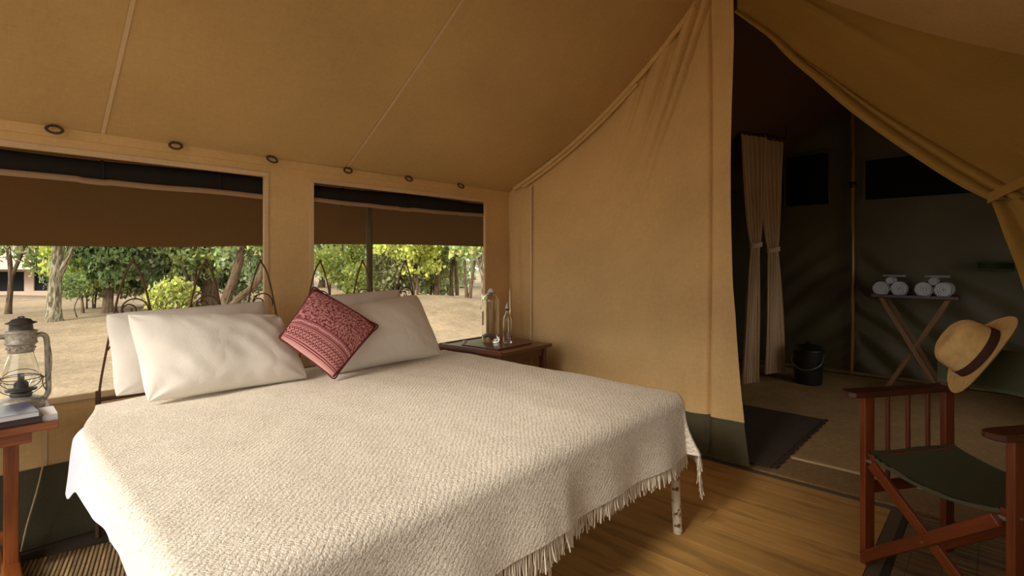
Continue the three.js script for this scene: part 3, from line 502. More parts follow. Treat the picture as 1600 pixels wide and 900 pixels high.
{ // red block-printed cushion
  const N = 1024, cv = document.createElement('canvas'); cv.width = cv.height = N; const x = cv.getContext('2d'), r = rng(21);
  const red = '#86303f', dk = '#701f30', pk = '#ebb9b3';
  x.fillStyle = red; x.fillRect(0, 0, N, N); x.lineCap = 'round';
  const Y = (v) => N * (1 - v);
  const band = (v0, v1, c) => { x.fillStyle = c; x.fillRect(0, Y(v1), N, N * (v1 - v0)); };
  band(0, 0.045, '#d69a96'); band(0.055, 0.062, pk); band(0.075, 0.245, '#d2948f'); band(0.255, 0.263, pk); band(0.275, 0.355, '#b0666c');
  x.strokeStyle = dk; x.lineWidth = 11;
  for (let k = 0; k < 19; k++) { const c = (k + 0.5) * N / 19, m = Y(0.16); x.beginPath(); x.moveTo(c - 16, m + 66); x.bezierCurveTo(c + 44, m + 60, c - 46, m + 4, c, m); x.bezierCurveTo(c + 46, m - 4, c - 44, m - 60, c + 16, m - 66); x.stroke(); x.beginPath(); x.arc(c + 24, m + 40, 7, 0, 7); x.stroke(); x.beginPath(); x.arc(c - 24, m - 40, 7, 0, 7); x.stroke(); }
  x.strokeStyle = pk; x.lineWidth = 7;
  for (let k = 0; k < 30; k++) { const c = (k + 0.5) * N / 30, m = Y(0.315); x.beginPath(); x.arc(c, m, 14, k, k + 4.4); x.stroke(); x.beginPath(); x.arc(c, m, 4, 0, 7); x.stroke(); const q = Y(0.022); x.beginPath(); x.arc(c, q, 9, 0.5, 4); x.stroke(); }
  x.strokeStyle = '#e2a8a2';
  for (let j = 0; j < 17; j++) for (let i = 0; i < 24; i++) {
    const cx = (i + 0.5 + (j % 2) * 0.5) * N / 24 + (r() - 0.5) * 8, cy = Y(0.385 + j * 0.0315) + (r() - 0.5) * 8, a = r() * 6.28; x.lineWidth = 7 + r() * 5;
    x.globalAlpha = 0.75 + 0.25 * r(); x.beginPath(); x.arc(cx, cy, 12 + r() * 5, a, a + 2.6 + r() * 2); x.stroke(); x.beginPath(); x.moveTo(cx, cy); x.quadraticCurveTo(cx + 16 * Math.cos(a), cy + 16 * Math.sin(a), cx + 22 * Math.cos(a + 1), cy + 22 * Math.sin(a + 1)); x.stroke();
  }
  x.globalAlpha = 1; band(0.918, 1, '#6e2130'); x.fillStyle = '#6e2130'; x.fillRect(N * 0.965, 0, N * 0.035, N);
  const t = new THREE.CanvasTexture(cv); t.colorSpace = THREE.SRGBColorSpace; t.flipY = true;
  const mat = std({ map: t, roughness: 0.95, bumpMap: texture(256, (a, b) => tn(a, b, 128, 128, 161), 0.2), bumpScale: 0.0008 });
  const bl = [0.955, 0.862, -2.335], br = [1.178, 0.655, -2.262], tr = [1.50, 0.862, -2.40], tl = [1.195, 1.075, -2.50];
  const c = pillow('cushion', 'square maroon block-printed cushion propped on one corner between the pillows', 'cushion', [bl, br, tr, tl], 0.085, { pinch: 0.03, round: 0.05, seed: 15, wr: 0.004, back: 0.035, pow: 0.5 }, mat);
  const g = c.children[0].geometry, uv = g.attributes.uv; let mu = 0, mv = 0; for (let i = 0; i < uv.count; i++) { mu = Math.max(mu, uv.getX(i)); mv = Math.max(mv, uv.getY(i)); } for (let i = 0; i < uv.count; i++) uv.setXY(i, uv.getX(i) / mu, uv.getY(i) / mv);
  const vs = [bl, br, tr, tl].map((p) => V(...p)), pts = []; for (let k = 0; k < 4; k++) for (let i = 0; i < 8; i++) { const q = i / 8, p = vs[k].clone().lerp(vs[(k + 1) % 4], q), mid = vs[0].clone().add(vs[2]).multiplyScalar(0.5); pts.push(p.lerp(mid, 0.03 * Math.sin(Math.PI * q) * 1.0)); }
  part('piping', tube(pts, 0.004, 120, 6, true), std({ rgb: [0.16, 0.025, 0.035] }), c);
}

// ---------------------------------------------------------------- left table with lantern and books
{
  const t = thing('side_table', 'orange-brown wooden side table holding the lantern left of the bed', 'side table', [-0.17, 0, -2.715]);
  part('tabletop', box(0.80, 0.028, 0.41, 0, 0.606, 0, 0.004), M.tableWood, t);
  for (const z of [-0.15, 0.15]) part('apron', box(0.66, 0.045, 0.02, 0, 0.567, z), M.tableWood, t);
  for (const s of [-1, 1]) {
    part('leg', merged([bar(V(s * 0.283, 0.59, -0.02), V(s * 0.283, 0.03, -0.02), 0.042, 0.05, V(0, 0, 1))]), M.tableWood, t);
    part('foot', box(0.055, 0.045, 0.36, s * 0.283, 0.036, 0, 0.008), M.tableWood, t);
  }
  part('stretcher', box(0.54, 0.05, 0.02, 0, 0.16, -0.02), M.tableWood, t);

  const b = thing('book', 'dark maroon hardback book lying under the magazine', 'book', [0.035, 0.620, -2.59], 0.05);
  part('cover', [box(0.30, 0.003, 0.17, 0, 0.0016, 0, 0.001), box(0.30, 0.003, 0.17, 0, 0.0255, 0, 0.001), box(0.004, 0.024, 0.17, -0.148, 0.0135, 0, 0.001)], M.bookCover, b);
  part('pages', box(0.292, 0.0205, 0.162, 0.001, 0.0135, 0, 0.001), M.bookCover, b);
  const m = thing('magazine', 'glossy grey-blue magazine on top of the dark book', 'magazine', [0.02, 0.648, -2.595], 0.09);
  part('pages', box(0.294, 0.016, 0.205, 0, 0.008, 0, 0.001), M.pageEdge, m);
  part('cover', planar(box(0.296, 0.0016, 0.207, 0, 0.0168, 0, 0.0006), (x, y, z) => [x, z]), M.magCover, m);
  const n = thing('notepad', 'small white paper pad at the corner of the lantern table', 'notepad', [0.202, 0.620, -2.595], 0);
  part('pages', box(0.052, 0.022, 0.14, 0, 0.011, 0, 0.001), M.pageEdge, n);
  part('cover', box(0.052, 0.002, 0.14, 0, 0.0232, 0, 0.0006), M.paper, n);

  const l = thing('lantern', 'old grey hurricane lantern with a glass globe', 'lantern', [0.143, 0.620, -2.775], -0.06);
  l.scale.setScalar(1.0);
  part('tank', lathe([[0, 0], [0.062, 0], [0.070, 0.006], [0.072, 0.02], [0.066, 0.045], [0.045, 0.054], [0.030, 0.058], [0, 0.058]], 36), M.lanternMetal, l);
  part('burner', merged([lathe([[0.030, 0.056], [0.034, 0.064], [0.030, 0.078], [0.022, 0.082], [0.022, 0.108], [0.016, 0.116], [0.010, 0.118], [0.010, 0.146], [0.004, 0.148], [0, 0.148]], 24), lathe([[0.030, 0.078], [0.046, 0.080], [0.048, 0.086], [0.030, 0.088]], 24)]), M.lanternDark, l);
  part('globe', lathe([[0.038, 0.088], [0.050, 0.104], [0.056, 0.126], [0.055, 0.150], [0.047, 0.186], [0.038, 0.216], [0.036, 0.232], [0.0345, 0.232], [0.0365, 0.216], [0.0455, 0.186], [0.0535, 0.150], [0.0545, 0.126], [0.0485, 0.104], [0.0365, 0.088], [0.038, 0.088]], 40), M.glass, l);
  const wires = []; for (const s of [1, -1]) { const p = []; for (let k = 0; k <= 20; k++) { const a = (k / 20) * Math.PI * 2; p.push([0.060 * Math.cos(a), 0.124 + s * 0.030 * Math.sin(a), 0.060 * Math.sin(a)]); } wires.push(tube(p, 0.0016, 50, 5, true)); }
  wires.push(new THREE.TorusGeometry(0.059, 0.0016, 5, 40).rotateX(Math.PI / 2).translate(0, 0.128, 0)); part('globe_guard', merged(wires), M.lanternDark, l);
  part('chimney', merged([lathe([[0.036, 0.228], [0.040, 0.232], [0.041, 0.258], [0.048, 0.262], [0.050, 0.266], [0.047, 0.272], [0.045, 0.304], [0.050, 0.308], [0.048, 0.314], [0.034, 0.318]], 36), ...[0, 1, 2, 3, 4, 5, 6, 7, 8, 9].map((k) => new THREE.SphereGeometry(0.004, 6, 5).translate(0.041 * Math.cos(k * 0.628), 0.246, 0.041 * Math.sin(k * 0.628)))]), M.lanternMetal, l);
  part('cap', merged([lathe([[0.033, 0.316], [0.036, 0.320], [0.034, 0.338], [0.046, 0.342], [0.048, 0.345], [0.034, 0.350], [0.028, 0.358], [0.016, 0.362], [0, 0.363]], 32), new THREE.TorusGeometry(0.009, 0.0018, 6, 16).rotateX(1.2).translate(0, 0.366, 0)]), M.lanternDark, l);
  for (const s of [-1, 1]) part('air_tube', tube([[s * 0.044, 0.292, 0], [s * 0.060, 0.294, 0], [s * 0.071, 0.284, 0], [s * 0.075, 0.262, 0], [s * 0.077, 0.18, 0], [s * 0.079, 0.10, 0], [s * 0.078, 0.06, 0], [s * 0.066, 0.036, 0]], 0.0095, 40, 12), M.lanternMetal, l);
  part('lift_lever', tube([[0.070, 0.075, 0.012], [0.062, 0.10, 0.014], [0.064, 0.122, 0.012], [0.072, 0.13, 0.010]], 0.002, 14, 6), M.lanternDark, l);
  part('bail', tube([[-0.083, 0.25, 0], [-0.088, 0.20, 0.03], [-0.08, 0.13, 0.06], [-0.04, 0.085, 0.083], [0.0, 0.075, 0.088], [0.04, 0.085, 0.083], [0.08, 0.13, 0.06], [0.088, 0.20, 0.03], [0.083, 0.25, 0]], 0.0017, 50, 5), M.lanternDark, l);
}

// ---------------------------------------------------------------- right table with bottles
{
  const t = thing('side_table', 'dark red-brown wooden side table in the corner right of the bed', 'side table', [2.595, 0, -2.615], 0.06);
  part('tabletop', [box(0.55, 0.024, 0.60, 0, 0.606, 0, 0.004)], M.redWood, t);
  for (const g of [box(0.55, 0.012, 0.02, 0, 0.620, -0.29, 0.003), box(0.02, 0.012, 0.56, -0.265, 0.620, 0.01, 0.003)]) part('rim', g, M.redWood, t);
  part('apron', [box(0.48, 0.06, 0.02, 0, 0.564, 0.25), box(0.48, 0.06, 0.02, 0, 0.564, -0.25), box(0.02, 0.06, 0.48, 0.23, 0.564, 0), box(0.02, 0.06, 0.48, -0.23, 0.564, 0)], M.redWood, t);
  for (const a of [-1, 1]) for (const b of [-1, 1]) part('leg', box(0.04, 0.59, 0.04, a * 0.23, 0.297, b * 0.25, 0.004), M.redWood, t);
  const tr = thing('tray', 'thin dark wooden tray under the glass bottles', 'tray', [2.57, 0.6185, -2.58], 0.06);
  part('base', box(0.36, 0.008, 0.34, 0, 0.004, 0, 0.002), M.redWood, tr);

  const y0 = 0.627;
  const b1 = thing('glass_bottle', 'tall wide clear glass bottle with a wire-bail stopper', 'bottle', [2.585, y0, -2.655]);
  part('glass', lathe([[0, 0], [0.056, 0], [0.061, 0.006], [0.062, 0.03], [0.062, 0.295], [0.060, 0.312], [0.053, 0.328], [0.040, 0.338], [0.031, 0.345], [0.032, 0.356], [0.026, 0.358], [0.025, 0.345], [0.036, 0.333], [0.049, 0.323], [0.0555, 0.309], [0.0572, 0.295], [0.0572, 0.055], [0.048, 0.038], [0, 0.032]], 48), M.glass, b1);
  part('stopper', lathe([[0, 0.352], [0.022, 0.352], [0.024, 0.362], [0.016, 0.372], [0.014, 0.382], [0, 0.386]], 24), M.whitePlastic, b1);
  part('wire_bail', merged([tube([[-0.033, 0.338, 0], [-0.040, 0.352, 0.0], [-0.030, 0.378, 0], [0, 0.392, 0], [0.030, 0.378, 0], [0.040, 0.352, 0], [0.033, 0.338, 0]], 0.0018, 36, 6), new THREE.TorusGeometry(0.032, 0.002, 6, 28).rotateX(Math.PI / 2).translate(0, 0.338, 0)]), M.steel, b1);
  part('label_patch', new THREE.CylinderGeometry(0.0628, 0.0628, 0.10, 20, 1, true, 0.25 + Math.PI, 0.8).translate(0, 0.17, 0), M.redLabel, b1);
  const b2 = thing('glass_bottle', 'slim short clear glass bottle with a grey pouring stopper', 'bottle', [2.645, y0, -2.545]);
  part('glass', lathe([[0, 0], [0.030, 0], [0.033, 0.004], [0.033, 0.165], [0.029, 0.185], [0.017, 0.205], [0.014, 0.225], [0.0155, 0.238], [0.011, 0.238], [0.011, 0.222], [0.014, 0.203], [0.025, 0.182], [0.0295, 0.165], [0.0295, 0.014], [0, 0.010]], 36), M.glass, b2);
  part('stopper', lathe([[0, 0.228], [0.0105, 0.228], [0.0105, 0.240], [0.016, 0.241], [0.016, 0.252], [0.012, 0.256], [0.011, 0.272], [0.006, 0.276], [0.004, 0.296], [0, 0.297]], 20), M.steel, b2);
  const cap = thing('bottle_cap', 'small round white cap at the left foot of the tall bottle', 'cap', [2.455, 0.6182, -2.79]);
  part('shell', lathe([[0, 0], [0.016, 0], [0.017, 0.004], [0.015, 0.016], [0.010, 0.020], [0, 0.021]], 20), M.whitePlastic, cap);
}

// ---------------------------------------------------------------- folding chair, hat
{
  const c = thing('folding_chair', 'wooden folding armchair with a dark green canvas seat', 'chair', [2.4655, 0.0125, -0.058], THREE.MathUtils.degToRad(-123.9));
  const hw = 0.25, zf = 0.20, zb = -0.20;
  for (const s of [-1, 1]) {
    const side = s < 0 ? 'left' : 'right';
    part('leg', box(0.026, 0.665, 0.046, s * hw, 0.3325, zf), M.chairWood, c);
    part('leg', box(0.026, 0.86, 0.046, s * hw, 0.43, zb), M.chairWood, c);
    part('armrest', (() => { const g = slab([[-0.030, -0.27], [0.030, -0.27], [0.031, 0.05], [0.036, 0.25], [0.030, 0.285], [0.012, 0.297], [-0.012, 0.297], [-0.030, 0.285], [-0.036, 0.25], [-0.031, 0.05]], 0.016, [], 0.003); g.rotateX(-Math.PI / 2).scale(1, 1, -1); const ix = g.index; g.translate(s * hw, 0.666, 0); const n = new THREE.BufferGeometry(); const q = g.toNonIndexed ? (ix ? g.toNonIndexed() : g) : g; const p = q.attributes.position.array.slice(); for (let i = 0; i < p.length; i += 9) for (let k = 0; k < 3; k++) { const t = p[i + 3 + k]; p[i + 3 + k] = p[i + 6 + k]; p[i + 6 + k] = t; } n.setAttribute('position', new THREE.BufferAttribute(p, 3)); n.computeVertexNormals(); return boxUV(n, 3); })(), M.armWood, c);
    part('side_rail', box(0.022, 0.040, zf - zb - 0.04, s * hw, 0.30, 0), M.chairWood, c);
    part('seat_rail', box(0.022, 0.030, zf - zb + 0.02, s * (hw - 0.026), 0.425, 0), M.chairWood, c);
    for (const k of [-0.5, 0, 0.5]) part('spindle', rod([s * hw, 0.31, k * 0.20], [s * hw, 0.672, k * 0.20], 0.0085), M.chairWood, c);
    part('bracket', merged([box(0.030, 0.012, 0.05, s * (hw - 0.02), 0.412, zf - 0.005, 0.002), rod([s * (hw + 0.016), 0.425, zf], [s * (hw - 0.05), 0.425, zf], 0.005)]), M.steel, c);
  }
  for (const [z, o] of [[zf + 0.012, 0], [zb + 0.01, 0]]) {
    part('brace', bar(V(-hw + 0.03, 0.405, z), V(hw - 0.01, 0.035, z), 0.016, 0.040), M.chairWood, c);
    part('brace', bar(V(-hw + 0.01, 0.035, z + 0.018), V(hw - 0.03, 0.405, z + 0.018), 0.016, 0.040), M.chairWood, c);
    part('pivot', rod([0, 0.22, z - 0.01], [0, 0.22, z + 0.031], 0.006), M.brass, c);
  }
  part('seat', sheet(30, 24, (u, v) => { const x = lerp(-hw + 0.012, hw - 0.012, u), z = lerp(zb - 0.015, zf + 0.005, v), q = 1 - Math.pow(2 * u - 1, 2); return [x, 0.442 - 0.042 * q - 0.01 * q * Math.sin(v * 3) + 0.004 * ns(x * 9, z * 9), z + 0.02 * q * (v - 0.5) * -1]; }, [0.5, 0.42], 0.004), M.greenCloth, c);
  part('seat_hem', sheet(30, 2, (u, v) => { const x = lerp(-hw + 0.012, hw - 0.012, u), q = 1 - Math.pow(2 * u - 1, 2); return [x, 0.440 - 0.042 * q - 0.01 * q * 0.14 - 0.012 * v, zf + 0.006 - 0.010 * q]; }, [0.5, 0.02], 0.003), std({ rgb: [0.085, 0.095, 0.055] }), c);
  part('backrest', sheet(24, 10, (u, v) => { const x = lerp(-hw - 0.016, hw + 0.016, u), q = 1 - Math.pow(2 * u - 1, 2); return [x, lerp(0.86, 0.70, v), zb + 0.028 - 0.04 * q]; }, [0.5, 0.18], 0.004), M.greenCloth, c);
  part('backrest_hem', sheet(24, 1, (u, v) => { const x = lerp(-hw - 0.016, hw + 0.016, u), q = 1 - Math.pow(2 * u - 1, 2); return [x, 0.71 - 0.012 * v, zb + 0.031 - 0.04 * q]; }, [0.5, 0.02], 0.003), std({ rgb: [0.085, 0.095, 0.055] }), c);

  // hat: crown axis is local +y
  const h = thing('straw_hat', 'woven straw hat with a dark brown band hung on the chair', 'hat', [2.62, 0.856, -0.052]);
  h.scale.setScalar(1.06);
  const ray = V(0.999, -0.2, -0.037).normalize(), side = V(-0.024, 0, -0.999), up = side.clone().multiplyScalar(0.85).addScaledVector(V(0, 1, 0), 0.48).addScaledVector(ray, -0.26).normalize();
  const bx = V(0, 1, 0).cross(up).normalize(), bz = bx.clone().cross(up);
  h.quaternion.setFromRotationMatrix(new THREE.Matrix4().makeBasis(bx, up, bz));
  const ex = 1.14;                                               // heads are longer than wide
  const crown = sheet(64, 26, (u, v) => {
    const a = u * Math.PI * 2, t = v; let r, y; if (t < 0.5) { r = lerp(0.087, 0.080, t / 0.5); y = lerp(0, 0.072, t / 0.5); } else { const k = (t - 0.5) / 0.5, q = k * Math.PI / 2 * 0.985; r = 0.080 * Math.pow(Math.cos(q), 0.8); y = 0.072 + 0.046 * Math.sin(q) - 0.012 * sstep(k, 0.6, 1); }
    return [r * Math.cos(a), y, -r * ex * Math.sin(a)];
  }, [0.55, 0.2], 0.002);
  part('crown', crown, M.straw, h);
  part('brim', sheet(72, 10, (u, v) => { const a = u * Math.PI * 2, r = lerp(0.148, 0.085, v), w = (1 - v); return [r * Math.cos(a), 0.002 - 0.010 * w + 0.022 * w * w * Math.pow(Math.abs(Math.cos(a)), 2), -r * ex * 0.97 * Math.sin(a)]; }, [0.9, 0.065], 0.003), M.straw, h);
  part('band', sheet(64, 2, (u, v) => { const a = u * Math.PI * 2, r = lerp(0.0885, 0.0860, v), y = lerp(0.003, 0.030, v); return [r * Math.cos(a), y, -r * ex * Math.sin(a)]; }, [0.55, 0.03], 0.001), M.hatBand, h);
}

// ---------------------------------------------------------------- the inner room
{
  const k = thing('towel_stand', 'folding butler tray stand holding rolled white towels', 'tray stand', [6.02, 0.0125, -0.56]);
  part('tray', [box(0.40, 0.018, 0.62, 0, 0.868, 0, 0.004), box(0.012, 0.03, 0.62, -0.2, 0.877, 0), box(0.012, 0.03, 0.62, 0.2, 0.877, 0)], M.darkWood, k);
  for (const x of [-0.17, 0.13]) for (const s of [-1, 1]) part('leg', bar(V(x + (s > 0 ? 0.022 : 0), 0.862, s * 0.24), V(x + (s > 0 ? 0.022 : 0), 0.016, -s * 0.20), 0.020, 0.036), M.rackWood, k);
  for (const z of [-0.175, 0.175]) part('stretcher', rod([-0.17, 0.06, z], [0.15, 0.06, z], 0.010), M.rackWood, k);
  const roll = (r, L) => { const g = []; const p = []; for (let i = 0; i <= 60; i++) { const t = i / 60, a = t * 2 * Math.PI * 3.2, q = lerp(r * 0.12, r * 0.90, t); p.push([0, q * Math.cos(a), q * Math.sin(a)]); }
    g.push(new THREE.CylinderGeometry(r, r, L, 32, 1, true).rotateZ(Math.PI / 2));
    g.push(new THREE.CircleGeometry(r * 0.97, 32).rotateY(-Math.PI / 2).translate(-L / 2 + 0.006, 0, 0), new THREE.CircleGeometry(r * 0.97, 32).rotateY(Math.PI / 2).translate(L / 2 - 0.006, 0, 0));
    g.push(tube(p, r * 0.105, 110, 6).translate(-L / 2 + 0.004, 0, 0), tube(p, r * 0.105, 110, 6).translate(L / 2 - 0.004, 0, 0), new THREE.TorusGeometry(r * 0.95, r * 0.06, 8, 32).rotateY(Math.PI / 2).translate(-L / 2, 0, 0)); return merged(g); };
  const GT = 'rolled white towels on the tray stand', y0 = 0.8905;
  const big = [[-0.797, 'outermost left'], [-0.663, 'second from the left'], [-0.486, 'third from the left'], [-0.352, 'outermost right']];
  const g0 = roll(0.066, 0.34); let first;
  big.forEach(([z, w]) => { const label = 'large rolled white towel on the tray stand, ' + w + ' of the bottom row'; if (!first) { first = thing('rolled_towel', label, 'towel', [6.02, y0 + 0.066, z], 0, GT); part('roll', g0, M.towel, first); } else { const c = first.clone(); c.name = numbered('rolled_towel'); tag(c, label, 'towel', GT); c.position.z = z; scene.add(c); } });
  const g1 = roll(0.034, 0.20), g2 = roll(0.020, 0.17);
  [[-0.73, 'left'], [-0.419, 'right']].forEach(([z, w]) => {
    const a = thing('hand_towel', 'small rolled white hand towel on top of the ' + w + ' pair of towels', 'towel', [5.955, y0 + 0.066 + Math.sqrt(0.1 * 0.1 - 0.067 * 0.067), z], 0, 'small rolled hand towels'); part('roll', g1, M.towel, a);
    const b = thing('face_cloth', 'folded white face cloth lying across the ' + w + ' hand towel', 'towel', [5.945, y0 + 0.066 + 0.0742 + 0.034 + 0.0105, z + 0.02], 1.45, 'folded face cloths'); part('cloth', g2.clone().scale(1, 0.5, 1.6), M.towel, b);
  });

  // pair of gathered curtains
  const P1 = V(5.15, 0, -1.83), P2 = V(5.79, 0, -1.59), along = P2.clone().sub(P1), n = V(-along.z, 0, along.x).normalize();
  const rail = thing('curtain_rail', 'dark rod carrying the gathered curtains in the dark inner room', 'curtain rail'); const rq = (t, y) => P1.clone().addScaledVector(along, t).setY(y);
  part('rod', rod(rq(-0.08, 2.465).toArray(), rq(1.08, 2.465).toArray(), 0.009), M.darkWood, rail);
  part('hanger', [rod(rq(-0.02, 2.465).toArray(), rq(-0.02, 2.50).toArray(), 0.004), rod(rq(1.0, 2.465).toArray(), rq(1.0, 2.62).toArray(), 0.004)], M.darkWood, rail);
  [[0.0, 0.55, 0.30, 0.18, 0.07, 0.30, 1.37, 'left half of the beige curtain pair, gathered at the waist', 0.02], [0.45, 1.0, 0.77, 0.22, 0.62, 0.98, 1.33, 'right half of the beige curtain pair, gathered at the waist', 0.07]].forEach(([a, b, wc, ww, c0, c1, wy, label, yb], i) => {
    const c = thing('bathroom_curtain', label + (i ? ', nearer the wooden end pole' : ', nearer the canvas divider'), 'curtain');
    const span = (y) => { const up = Math.pow(clamp((y - wy) / (2.455 - wy), 0, 1), 0.62), dn = Math.pow(clamp((wy - y) / (wy - yb), 0, 1), 0.75), s = y > wy ? up : dn, l = y > wy ? a : c0 - (i ? 0.04 : 0.06), r = y > wy ? b : c1 + 0.06; return [lerp(wc - ww / 2, l, s), lerp(wc + ww / 2, r, s)]; };
    part('cloth', sheet(80, 70, (u, v) => { const y = lerp(2.44, yb, v), [l, r] = span(y), p = rq(lerp(l, r, u), y), q = 0.018 * Math.sin(u * 2 * Math.PI * 6 + 0.5 * Math.sin(y * 3)) + 0.008 * Math.sin(u * 31 + y * 2); p.addScaledVector(n, q + (i ? -0.03 : 0.02)); return p.toArray(); }, [0.6, 2.4], 0.002), M.curtain, c);
    const [l, r] = span(wy); part('tie', sheet(16, 2, (u, v) => { const th = u * Math.PI * 2, m = (l + r) / 2, w = (r - l) / 2 + 0.02; return rq(m + w * Math.cos(th), wy + 0.012 * Math.cos(th) + (v - 0.5) * 0.045).addScaledVector(n, 0.042 * Math.sin(th) + (i ? -0.03 : 0.02)).toArray(); }, [0.4, 0.05], 0.003), M.curtain, c);
    for (let k = 0; k < 5; k++) part('ring', new THREE.TorusGeometry(0.019, 0.003, 6, 16).rotateY(Math.atan2(-along.z, along.x) + Math.PI / 2).translate(...rq(lerp(a + 0.03, b - 0.03, k / 4), 2.463).toArray()), M.brass, c);
  });

  const bin = thing('waste_bin', 'black lidded bin on the floor between curtain and end pole', 'bin', [5.68, 0.0125, -1.36]);
  part('body', lathe([[0, 0], [0.115, 0], [0.12, 0.01], [0.135, 0.30], [0.138, 0.32]], 32), M.black, bin);
  part('lid', lathe([[0.14, 0.318], [0.144, 0.325], [0.14, 0.34], [0.10, 0.372], [0.03, 0.388], [0.02, 0.40], [0.022, 0.41], [0, 0.415]], 32), M.black, bin);
  part('handle', tube([[-0.135, 0.29, 0], [-0.12, 0.20, 0.09], [0, 0.15, 0.15], [0.12, 0.20, 0.09], [0.135, 0.29, 0]].map(([x, y, z]) => [-z, y, x]), 0.004, 30, 6), M.steel, bin);

  const s = thing('hanging_shelf', 'dark green canvas shelf hanging on the end wall behind the tied curtain', 'shelf', [6.42, 0, -0.02]);
  for (const y of [1.135, 1.20]) part('shelf_board', box(0.22, 0.012, 0.24, 0, y, 0), M.greenCloth, s);
  for (const z of [-0.123, 0.123]) part('side_panel', box(0.22, 0.09, 0.006, 0, 1.166, z, 0.002), M.greenCloth, s);
  part('back_panel', box(0.006, 0.09, 0.24, 0.108, 1.166, 0, 0.002), M.greenCloth, s);
}

// ---------------------------------------------------------------- outdoors
function groundY(x, z) {
  const far = sstep(-z, 3.4, 9), d2 = (a, b, r) => Math.exp(-((x - a) ** 2 + (z - b) ** 2) / (r * r));
  return -0.08 + far * (0.10 * ns(x * 0.25, z * 0.25) + 0.03 * ns(x * 1.1, z * 1.1)) + 0.50 * d2(7.6, -10.3, 2.6) + 0.18 * d2(3.2, -16, 3.5) - 0.12 * d2(1, -18, 5);
}
{
  const g = structure('ground', 'dry straw-coloured grass around the tent');
  part('turf', sheet(180, 180, (u, v) => { const x = lerp(-45, 60, u), z = lerp(40, -60, v); return [x, groundY(x, z), z]; }, [105, 100], 0.02), M.ground, g);
}
const leafGeo = (() => { const g = new THREE.BufferGeometry(); g.setAttribute('position', new THREE.Float32BufferAttribute([0, 0, 0, 0.5, 0.28, 0.08, 0, 1, 0, -0.5, 0.28, 0.08, 0.42, 0.7, 0.05, -0.42, 0.7, 0.05], 3)); g.setAttribute('uv', new THREE.Float32BufferAttribute([0, 0, 1, 0, 0, 1, 0, 0, 1, 1, 0, 1], 2)); g.setIndex([0, 1, 2, 0, 2, 3, 1, 4, 2, 3, 2, 5]); g.computeVertexNormals(); return g; })();
function foliage(parent, r, blobs, count, size, cols, name = 'foliage') {
  const clumps = []; let vol = blobs.map(([x, y, z, a, b, c]) => a * b * c), sum = vol.reduce((p, q) => p + q, 0);
  blobs.forEach(([x, y, z, a, b, c], i) => { const n = Math.max(4, Math.round(90 * vol[i] / sum)); for (let k = 0; k < n; k++) { const th = r() * 6.283, u = r() * 2 - 1, q = Math.cbrt(0.15 + 0.85 * r()), s = Math.sqrt(1 - u * u); clumps.push([x + a * q * s * Math.cos(th), y + b * q * u, z + c * q * s * Math.sin(th), 0.26 * Math.cbrt(a * b * c) + 0.05, r()]); } });
  const m = new THREE.InstancedMesh(leafGeo, M.leaf, count), M4 = new THREE.Matrix4(), Q = new THREE.Quaternion(), E = new THREE.Euler(), C = new THREE.Color();
  for (let i = 0; i < count; i++) {
    const c = clumps[Math.floor(r() * clumps.length)], g = () => (r() + r() + r() - 1.5) * 1.15, s = size * (0.6 + 0.8 * r());
    E.set(r() * 2.4 - 0.4, r() * 6.283, r() * 2 - 1); M4.compose(V(c[0] + g() * c[3], Math.max(0.05, c[1] + g() * c[3] * 0.8), c[2] + g() * c[3]), Q.setFromEuler(E), V(s * 0.62, s, s)); m.setMatrixAt(i, M4);
    const k = cols[Math.floor(r() * cols.length)], b = 0.75 + 0.5 * r() * (0.5 + c[4]); C.setRGB(k[0] * b, k[1] * b, k[2] * b); m.setColorAt(i, C);
  }
  m.name = childName(name, parent); m.userData.kind = 'stuff'; m.castShadow = m.receiveShadow = true; parent.add(m); return m;
}
function trunk(parent, pts, r0, r1, mat = M.barkBrown, name = 'trunk') {
  const c = new THREE.CatmullRomCurve3(pts.map((p) => V(...p))), g = new THREE.TubeGeometry(c, 24, 1, 12, false), p = g.attributes.position, uv = g.attributes.uv, L = c.getLength();
  for (let i = 0; i < p.count; i++) { const t = uv.getX(i), ctr = c.getPointAt(clamp(t, 0, 1)), k = lerp(r0, r1, t) * (1 + 0.45 * Math.exp(-t * 14) * (pts[0][1] < 0.1 ? 1 : 0)), a = uv.getY(i) * 6.283; const d = V(p.getX(i), p.getY(i), p.getZ(i)).sub(ctr).multiplyScalar(k * (1 + 0.16 * ns(2 * Math.cos(a) + t * 3, 2 * Math.sin(a), t * L * 3))); p.setXYZ(i, ctr.x + d.x, ctr.y + d.y, ctr.z + d.z); uv.setXY(i, t * L, uv.getY(i) * r0 * 6.283); }
  g.computeVertexNormals(); return part(name, g, mat, parent);
}
const GREEN = [[0.26, 0.37, 0.13], [0.34, 0.45, 0.18], [0.18, 0.27, 0.08]], PALE = [[0.48, 0.55, 0.33], [0.4, 0.48, 0.26], [0.56, 0.58, 0.4]], LIME = [[0.56, 0.62, 0.12], [0.66, 0.68, 0.14], [0.42, 0.52, 0.1]], OLIVE = [[0.38, 0.39, 0.18], [0.47, 0.46, 0.25], [0.29, 0.31, 0.13]], MIXED = [[0.52, 0.52, 0.15], [0.3, 0.42, 0.14], [0.4, 0.51, 0.2]];
const plant = (name, label, category, x, z, group) => thing(name, label, category, [x, groundY(x, z) - 0.02, z], 0, group);
